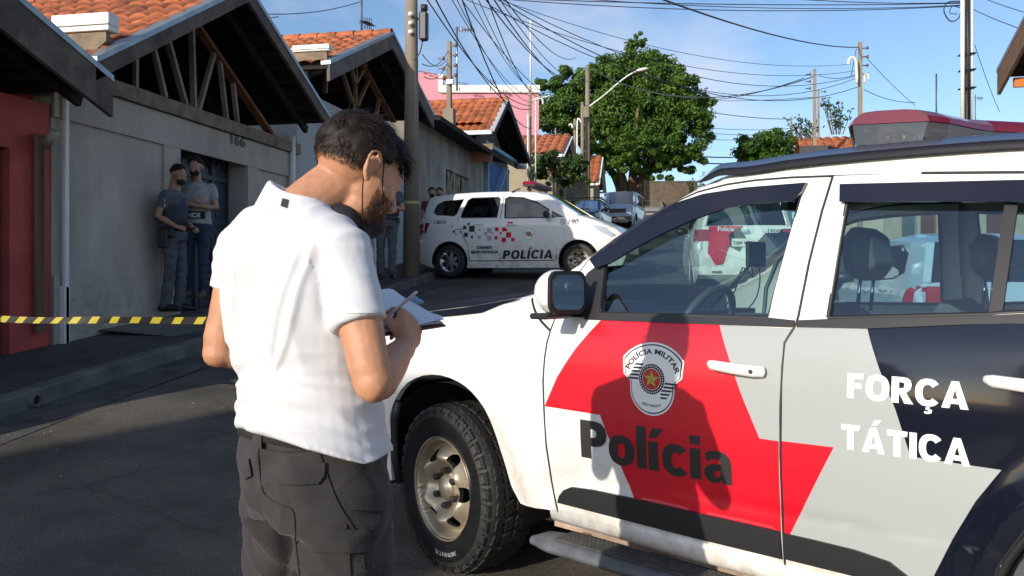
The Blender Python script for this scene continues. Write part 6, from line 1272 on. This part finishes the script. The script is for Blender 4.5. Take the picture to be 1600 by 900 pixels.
# barrier tape
A = V(-6.0, 5.3, .95); 
pL = W(-120, 494, 6.1); pR = W(600, 493, 4.75); n = 60; q = MB(); L_ = (pR-pL).length; dl = (pR-pL).normalized()
per = .17; x = 0; hgt_ = .045
def tp(s, v): c = pL+dl*s; s2 = s/L_; tw = .35*sin(s*1.9)+.2*sin(s*5.1+1); return c+V(0, .012*sin(s*3)+v*hgt_*sin(tw), v*hgt_*cos(tw)-.03*4*s2*(1-s2)+.004*sin(s*4.3))
k = 0
while x < L_:
    w_ = per*(.42 if k % 2 else .58)*(1+.08*sin(k*2.3)); segn = 3
    for i in range(segn):
        a0 = x+w_*i/segn; a1 = x+w_*(i+1)/segn; q.add([tp(a0-.02, -.5), tp(a1-.02, -.5), tp(a1+.02, .5), tp(a0+.02, .5)], [(0, 1, 2, 3)], k % 2)
    x += w_; k += 1
tape = obj('barrier_tape', q, [black, mat('yellow tape', (.42, .35, .03), .5)]); tag(tape, 'yellow and black striped barrier tape stretched across the road behind the man in white', 'barrier tape')
q = MB(); q.tube([pL+V(0, 0, -1.0), pL+V(0, 0, .2)], .03, 8); po = obj('tape_stake', q, dk); tag(po, 'dark stake holding the left end of the barrier tape by the red house', 'post')
# broken round drain in the kerb
c = onu(56, 606, -4.68); q = MB(); q.lathe([(.034, -.05), (.034, 0), (.048, .004), (.05, -.05)], (0, 0, 0), 'y', 18); T = thing('drain_pipe_end', 'broken round drain opening in the kerb at the lower left', 'drain', (c.x+.012, c.y, G(KL, c.y)+.062), radians(-90)); obj('pipe', q, conc, T, world=False)
q = MB(); q.lathe([(.001, -.01), (.033, -.01)], (0, 0, 0), 'y', 18); obj('drain_hole', q, underm, T, world=False)
# ---------------------------------------------------------------- man writing in the foreground
from mathutils.bvhtree import BVHTree
def cv(X, Z, z): return cw(X, Z, z)
def cdir(X, Z, z): p = cw(X, Z, z); return V(p.x, p.y, p.z).normalized()
RR = cdir(.79, -.61, 0); FW = cdir(.61, .79, 0)
gm0 = G(*cw(-.44, 1.8)[:2])
man = thing('person', 'bearded man in white t-shirt and dark cargo trousers writing on a clipboard', 'person', tuple(cv(-.44, 1.80, gm0)))
hc = cv(-.343, 1.855, 1.588); HM = rotM(cdir(.68, .54, -.50), V(0, 0, 1), radians(0))
TS = [(-.430, 1.80, .84, .160, .125), (-.430, 1.80, .90, .168, .132), (-.433, 1.80, .97, .164, .128), (-.437, 1.80, 1.04, .152, .118), (-.444, 1.80, 1.12, .152, .114), (-.455, 1.803, 1.22, .168, .118), (-.468, 1.806, 1.32, .186, .122), (-.478, 1.806, 1.39, .186, .112), (-.482, 1.806, 1.435, .150, .092), (-.480, 1.806, 1.475, .095, .072)]
def tor(mb, k, z0, z1, n=36): L = [s for s in TS if z0 <= s[2] <= z1]; loft(mb, [cv(x, Z, z) for x, Z, z, a, b in L], [(a+k, b+k) for x, Z, z, a, b in L], RR, n)
shR, elR, wrR = cv(-.338, 1.685, 1.395), cv(-.268, 1.61, 1.150), cv(-.236, 1.84, 1.205)
shL, elL, wrL = cv(-.622, 1.925, 1.414), cv(-.672, 1.91, 1.185), cv(-.48, 2.04, 1.195)
B = MB(); tor(B, -.022, 1.05, 2); loft(B, [cv(x, Z, z) for x, Z, z, a, b in TS if z < 1.13], [(a-.045, b-.045) for x, Z, z, a, b in TS if z < 1.13], RR, 30)
loft(B, [cv(-.482, 1.80, 1.44), cv(-.455, 1.815, 1.50), cv(-.412, 1.835, 1.540), cv(-.365, 1.85, 1.575)], [(.085, .072), (.060, .062), (.054, .060), (.052, .062)], HM @ V(1, 0, 0), 20, dome=True)
for s, m in ((shR, 1), (shL, -1)): loft(B, [cv(-.478, 1.80, 1.45), (cv(-.478, 1.80, 1.46)+s)/2+V(0, 0, .015), s], [.06, .055, .05], None, 14, dome=True)
head(B, hc, HM); ear(B, hc, HM, 1); ear(B, hc, HM, -1)
for sh, el, wr, hd, up, sd in ((shR, elR, wrR, cdir(.02, .80, .55), cdir(.80, -.35, .42), -1), (shL, elL, wrL, cdir(.55, .55, .28), cdir(-.4, .1, -.9), -1)):
    loft(B, dens([sh, sh.lerp(el, .35), sh.lerp(el, .7), el, el.lerp(wr, .22), el.lerp(wr, .55), el.lerp(wr, .85), wr], 2), [(r, r*.96) for r in (.047, .048, .047, .045, .043, .040, .039, .041, .043, .041, .037, .032, .028, .025, .025)], None, 18, dome=True)
    B.sphere(el, (.038, .038, .038), 14); B.sphere(el+(el-(sh+wr)/2).normalized()*.012, (.028, .028, .028), 12)
    hand(B, wr, hd, up, 1.06, (.75, 1.0, .7) if sh is shR else (.5, .7, .5), side=sd, spread=.05, thumb=(.45, .5))
hips = [(1, cv(-.430, 1.80, .86)+RR*.088), (-1, cv(-.430, 1.80, .86)-RR*.088)]
feet = {1: cv(-.41, 1.78, gm0)+RR*.10, -1: cv(-.44, 1.84, gm0)-RR*.10}; Pn = MB(); Sh = MB(); tor(Pn, .012, 0, 1.041)
for s, hp in hips:
    an = feet[s]+V(0, 0, .09); kn = hp.lerp(an, .52)+FW*.03
    for mb, k in ((B, -.045), (Pn, .008)): loft(mb, [hp, hp.lerp(kn, .3), hp.lerp(kn, .75), kn, kn.lerp(an, .4), an], [(.094+k, .100+k), (.090+k, .094+k), (.074+k, .08+k), (.070+k, .074+k), (.066+k, .070+k), (.04 if k < 0 else .07,)*2], RR, 22, dome=True)
    loft(Sh, [feet[s]-FW*.07+V(0, 0, .045), feet[s]+V(0, 0, .06), feet[s]+FW*.10+V(0, 0, .045), feet[s]+FW*.18+V(0, 0, .032)], [(.04, .045), (.045, .058), (.048, .042), (.04, .028)], RR, 14, dome=True)
bm_ = remesh(B, .0042, 3, lambda p, n: p+n*.0006*noise.noise(p*70)); obj('body', bm_, skinM, man)
obj('shoes', remesh(Sh, .01, 2), bootM, man)
# shirt
def ridged(v): return 1-abs(noise.noise(v))*2
S = MB(); tor(S, .010, 1.04, 1.45); L = [s for s in TS if s[2] <= 1.03]; loft(S, [cv(-.433, 1.80, 1.012), cv(-.436, 1.80, 1.075), cv(-.442, 1.80, 1.13)], [(.185, .151), (.175, .143), (.166, .132)], RR, 36)
loft(S, [cv(-.484, 1.803, 1.42), cv(-.480, 1.803, 1.475), cv(-.456, 1.811, 1.529)], [(.150, .100), (.104, .088), (.074, .080)], RR, 36)
for sh, el, fr in ((shR, elR, .54), (shL, elL, .40)):
    a = cv(-.478, 1.806, 1.425); loft(S, [a, (a+sh)/2+V(0, 0, .018), sh+V(0, 0, .004), sh.lerp(el, fr*.5), sh.lerp(el, fr)], [(.080, .080), (.076, .074), (.064, .066), (.058, .061), (.054, .058)], None, 22)
    S.sphere(sh, (.064, .064, .064), 16)
loft(S, [cv(-.495, 1.812, 1.472), cv(-.56, 1.865, 1.452), shL+V(0, 0, .006)], [.060, .062, .060], None, 16, dome=True)
def shfold(p, n):
    q = p-cv(-.45, 1.80, 0); r = q.dot(RR); z = p.z; f = q.dot(FW); c = cv(-.45, 1.8, 0)
    w = sst(1.26, 1.10, z); arm = sst(.17, .21, abs(r))
    d = .0125*(1-w)*(1-arm*.5)*(ridged(V(r*11+z*3.5, z*2.6, f*4))-.55)
    d += w*.0078*(ridged(V(r*5+z*4, z*26-r*7, f*5))-.6)
    d += .006*(noise.noise(V(r*6, z*9, f*6)))
    d += arm*.0035*(ridged(V(r*9, z*24+r*14, f*6))-.6)*(1-w)
    if f < 0:
        for r0, k_, a_ in ((-.128, .05, .008), (-.104, .02, .010), (-.076, .06, .007), (-.03, -.05, .004), (.075, .25, .007), (.105, .35, .008)): d += a_*exp(-((r-r0-k_*(z-1.3)-.006*sin(z*19+r0*90))/.0075)**2)*sst(1.08, 1.2, z)*sst(1.46, 1.36, z)
        d -= .012*exp(-((abs(r)-.152)/.010)**2)*sst(1.24, 1.30, z)*sst(1.44, 1.38, z)
    if f < 0: d -= .022*exp(-((r+.015)/.045)**2-((z-1.30)/.085)**2)   # hollow between the shoulder blades
    p = p+n*d
    if z < 1.18: p.z -= ((.13 if r > 0 else .03)*r+.012)*sst(1.18, 1.04, z); p += (p-V(c.x, c.y, p.z))*(.06 if r > 0 else -.03)*sst(1.08, 1.01, z)
    if z < 1.24: p.z += .42*max(0, -f-.01)*sst(1.24, 1.05, z)
    return p
shirtM = mat('white cotton', (.595, .595, .615), .9, bump=.04, bscale=220, sheen=.1)
sm_ = remesh(S, .0052, 5, shfold); obj('shirt', sm_, shirtM, man)
def pfold(p, n):
    q = p-cv(-.44, 1.80, 0); r = q.dot(RR); f = q.dot(FW); z = p.z
    d = .014*(ridged(V(r*6+z*7, z*9-abs(r)*9, f*6))-.58)+.007*(ridged(V(r*13, z*20+r*10, f*11))-.6)+.012*noise.noise(V(r*8, z*7, f*8))
    d *= sst(1.05, .97, z)
    if f < -.04: d -= .012*exp(-(r/.02)**2)*sst(.98, .86, z)
    return p+n*d
pantM = mat('dark grey ripstop', (.027, .024, .024), .88, var=.28, vscale=5, bump=.25, bscale=260, sheen=.15)
pm_ = remesh(Pn, .0075, 4, pfold); obj('trousers', pm_, pantM, man)
bvP = BVHTree.FromPolygons([tuple(v) for v in pm_.v], pm_.f); bvS = BVHTree.FromPolygons([tuple(v) for v in sm_.v], sm_.f)
def drape(mb, bv, poly, off=.004, mi=0, step=6, thick=.004):
    """patch sewn on the cloth: outline given on the photo raster, laid on the cloth surface"""
    vs, fs = poly2([poly]); P2, F2, E = gridcut(vs, fs, step); o = V(0, 0, CAMH); pts = []
    for x, y in P2:
        d = (W(x, y, 1)-o).normalized(); h = bv.ray_cast(o, d)
        if h[0] is None: h = (W(x, y, 1.72), -d)
        nn = h[1] if h[1].dot(d) < 0 else -h[1]; pts.append(h[0]+nn*off)
    c = sum((p for p in pts), V(0, 0, 0))/len(pts); mb.add(pts, [tuple(reversed(f)) for f in F2], mi, True)
    vv = []; ff = []
    for a, b in E: k = len(vv); d = (pts[a]-o).normalized()*(thick+off); vv += [pts[a], pts[b], pts[b]+d, pts[a]+d]; ff.append((k, k+1, k+2, k+3))
    mb.add(vv, ff, mi)
def seam(mb, bv, line, r=.0016, off=.002, mi=0):
    o = V(0, 0, CAMH); pts = []
    for x, y in dens(line, 5):
        d = (W(x, y, 1)-o).normalized(); h = bv.ray_cast(o, d)
        if h[0] is not None: pts.append(h[0]-d*off)
    if len(pts) > 2: mb.tube(pts, r, 5, mi)
pk = MB(); drape(pk, bvP, [(424, 724), (508, 722), (507, 741), (496, 757), (438, 757), (421, 744)], .006); drape(pk, bvP, [(548, 745), (600, 742), (603, 775), (598, 800), (545, 797), (532, 770)], .007); drape(pk, bvP, [(490, 822), (575, 828), (572, 862), (492, 860)], .007); drape(pk, bvP, [(382, 722), (392, 716), (396, 742), (386, 748)], .006)
obj('pocket_flap', pk, pantM, man)
sq = MB(); seam(sq, bvP, [(497, 700), (510, 740), (530, 790), (560, 840), (570, 890)]); seam(sq, bvP, [(405, 690), (404, 720), (412, 770), (440, 790), (458, 800), (462, 850), (468, 899)]); seam(sq, bvP, [(408, 700), (440, 706), (495, 703), (530, 700)]); seam(sq, bvP, [(540, 820), (545, 860), (548, 899)], .002); obj('seam', sq, mat('dark stitching', (.02, .018, .018), .9), man)
bl = MB(); Tt = (V(0, 0, 1)+RR*.03+FW*.15).normalized(); c = cv(-.436, 1.80, 1.022); loft(bl, [c-Tt*.019, c+Tt*.019], [(.171, .139)]*2, RR, 40); obj('belt', bl, mat('black webbing belt', (.018, .018, .018), .8, bump=.5, bscale=300), man)
for px in (409, 498): lp = MB(); drape(lp, bvP, [(px-7, 662+(px-409)*.2), (px+6, 664+(px-409)*.2), (px+5, 700+(px-409)*.1), (px-6, 698+(px-409)*.1)], .012); obj('belt_loop', lp, pantM, man)
tg = MB(); drape(tg, bvS, [(442, 311), (451, 313), (448, 326), (439, 323)], .004, step=20, thick=.002); obj('collar_tag', tg, black, man)
sn = MB(); seam(sn, bvS, [(518, 484), (545, 489), (594, 488)], .0012); seam(sn, bvS, [(318, 428), (346, 430)], .0012); obj('stitching', sn, mat('white stitching', (.62, .62, .66), .9), man)
# hair, beard, mask
def regH(p, d): return (d.z > -.02 and d.y < .62+.2*max(0, d.z)) and not (d.y > .45 and d.z < .30) or (d.y < -.05 and d.z > -.48 and abs(d.x) < 1.1) or (abs(d.x) > .5 and -.3 < d.y < .42 and d.z > -.05)
growH = lambda p, d: .001+.002*max(0, d.z)**1.2+.012*sst(.3, .9, d.y)*sst(-.1, .5, d.z)+.004*sst(-.5, .2, d.z)
obj('hair', hairshell(hc, HM, regH, growH, 5, n=96, rough=.006), hairM, man)
R2 = (.079, .101, .094)
lenH = lambda p, d: .010+.024*sst(-.1, .7, d.z)+.010*sst(.2, .8, d.y)*sst(0, .4, d.z)
q = strands(hc, HM, 6500, regH, lenH, lambda p, d: (.15*d.x-.25, 1.0 if d.z > .1 else .15, -.45-.9*(1-max(0, d.z))), 8, .0010, R=R2, c0=(0, -.016, .034), lift=.16)
q2 = strands(hc, HM, 450, lambda p, d: d.z > .35 and d.y > .30, lambda p, d: .040, lambda p, d: (.2, 1, -.5), 12, .0012, R=(.083, .112, .095), c0=(0, -.006, .032), lift=.30); q.add(q2.v, q2.f, 0, True); q.m[-len(q2.f):] = q2.m
obj('hair_strand', q, [hairM, hairL], man)
regN = lambda p, d: (d.y < -.15 and -.62 < d.z < -.30)
q = strands(hc, HM, 900, regN, lambda p, d: .007, lambda p, d: (0, -.1, -1), 4, .0006, lift=.1)
regB = lambda p, d: (d.y > -.05 and d.z < .22 and d.y < .8 and abs(d.x) > .35) or d.z < -.55 and d.y > 0
q3 = strands(hc, HM, 2900, regB, lambda p, d: .010, lambda p, d: (0, .35, -1), 9, .0007, R=(.069, .074, .076), c0=(0, .030, -.042), lift=.35, seg=3); q3.m = [0]*len(q3.f); q.add(q3.v, q3.f, 0, True)
obj('beard', q, mat('brown beard', (.085, .045, .024), .6, spec=.2), man)
mk = MB(); mk.sphere(hc+HM @ V(0, .076, -.082), (.040, .046, .036), 20, rot=HM); mk.sphere(hc+HM @ V(0, .05, -.112), (.042, .042, .026), 20, rot=HM); mk.sphere(hc+HM @ V(.012, .012, -.118), (.050, .045, .034), 20, rot=HM); mk = remesh(mk, .005, 3, lambda p, n: p+n*.003*(ridged(p*22)-.5))
for s in (1, -1):
    mk.tube(dens([hc+HM @ V(s*.060, .062, -.050), hc+HM @ V(s*.074, .030, -.012), hc+HM @ V(s*.082, .006, .030)], 4), .0016, 6); mk.tube(dens([hc+HM @ V(s*.040, .060, -.122), hc+HM @ V(s*.066, .020, -.085), hc+HM @ V(s*.078, -.014, -.034), hc+HM @ V(s*.083, -.018, -.005)], 4), .0016, 6)
obj('face_mask', mk, maskM, man)
# clipboard, papers, pen
A_ = cv(-.311, 2.15, 1.318); B_ = cv(-.155, 1.95, 1.243); e1 = (B_-A_); e2 = cdir(-.80, -.56, -.10)*.215; nn = e1.cross(e2).normalized(); nn = nn if nn.z > 0 else -nn
cb = thing('clipboard', 'brown clipboard held in front of the man in white', 'clipboard', tuple(A_)); q = MB(); q.prism([A_, B_, B_+e2, A_+e2], -nn*.004); obj('board', q, mat('brown hardboard', (.13, .07, .045), .6), cb)
q = MB(); q.box(A_+e2*.5+e1.normalized()*.012+nn*.008, (.1, .02, .008), 0, Matrix((e2.normalized(), e1.normalized(), nn)).transposed()); q.box(A_+e1*.42-e2.normalized()*.006+nn*.012, (.020, .05, .012), 1, Matrix((e2.normalized(), e1.normalized(), nn)).transposed(), bev=.004); obj('clip', q, [chrome, mat('pale blue plastic', (.16, .30, .40), .4)], cb)
pp = thing('paper_stack', 'white sheets of paper on the clipboard', 'paper', tuple(A_)); 
for k, (ro, tm) in enumerate(((.0, .0), (.03, .002), (-.035, .004), (.015, .006))):
    q = MB(); R_ = Matrix.Rotation(ro, 3, nn); c0 = (A_+B_)/2+e2/2; vs = []; nn_ = 8
    for i in range(nn_+1):
        for j in range(5):
            s, t = i/nn_, j/4; d = (e1*(s-.5)*.985+e2*(t-.5)*.96); vs.append(c0+R_ @ d+nn*(.003+tm+.006*(k+1)*sst(.7, 1, s)*(.4+.3*sin(t*5+k))+.001*sin(s*9+k)))
    q.add(vs, [(i*5+j, i*5+j+1, (i+1)*5+j+1, (i+1)*5+j) for i in range(nn_) for j in range(4)], 0, True); obj('sheet', q, mat('paper', (.78, .78, .82), .8), pp)
pe = thing('pen', 'thin white pen with a dark tip in the writing hand of the man in white', 'pen', tuple(W(650, 457, 1.84))); a = W(651, 456, 1.845); b = W(601, 499, 1.93); dd = (b-a).normalized(); q = MB(); loft(q, [a, a+dd*.01, a+dd*.045, a+dd*.05, b-dd*.02, b], [.0028, .0040, .0040, .0034, .0032, .0010], None, 10, 0); q.box(a+dd*.025+V(0, 0, .006), (.004, .004, .03), 1, dd.to_track_quat('Z', 'Y').to_matrix()); q.tube([b-dd*.018, b], [.0042, .001], 8, 1); obj('barrel', q, [mat('pen plastic', (.68, .60, .60), .3), mat('navy cap', (.02, .02, .08), .4)], pe)
# ---------------------------------------------------------------- vehicles
build_truck()
sx = cw(-1.19+.25, 16.45+.70); spin('white police minivan with chequered squares and POLÍCIA on its side, parked across the street', (sx.x, sx.y, W(705, 434, 16.45).z-.0), YAW-radians(20), '1-36516', False)
sx = W(1158, 430, 13.7); spin('white and red police minivan seen from behind through the cab of the police SUV', (sx.x+.05, sx.y+.6, g(14.4)-.09), pi/2+radians(2), '1-36507', True)
car('hatchback', 'pale blue hatchback parked along the right kerb, seen through the SUV cab', 'car', (2.95, 9.0, G(2.95, 10.2)), pi/2, HATCH, mat('pale blue paint', (.33, .42, .52), .3, coat=.6))
p = W(930, 430, 33); car('dark_car', 'dark blue car with black roof bars parked facing down the street beside the blue van', 'car', (p.x-.3, p.y+1.5, g(p.y+1)), -pi/2-radians(4), HATCH, mat('dark blue paint', (.012, .020, .045), .25, coat=.7))
p = W(975, 430, 39); car('boxy_van', 'boxy pale blue van facing down the street in front of the big tree', 'van', (p.x, p.y+2, g(p.y+1)), -pi/2-radians(6), VAN, mat('silver blue paint', (.27, .34, .44), .35, coat=.6))
p = W(1018, 430, 52); car('grey_hatchback', 'small grey car half hidden behind the pale blue van', 'car', (p.x, p.y+1, g(p.y)), -pi/2, HATCH, mat('grey paint', (.22, .22, .21), .35, coat=.5))
for nm in ('dark_car',):
    T = bpy.data.objects[nm]; q = MB()
    for x in (.2, 1.2): q.box((x, 0, 1.56), (.05, 1.3, .04))
    for s in (1, -1): q.box((.7, s*.6, 1.53), (1.5, .04, .05))
    obj('roof_rack', q, black, T, world=False)
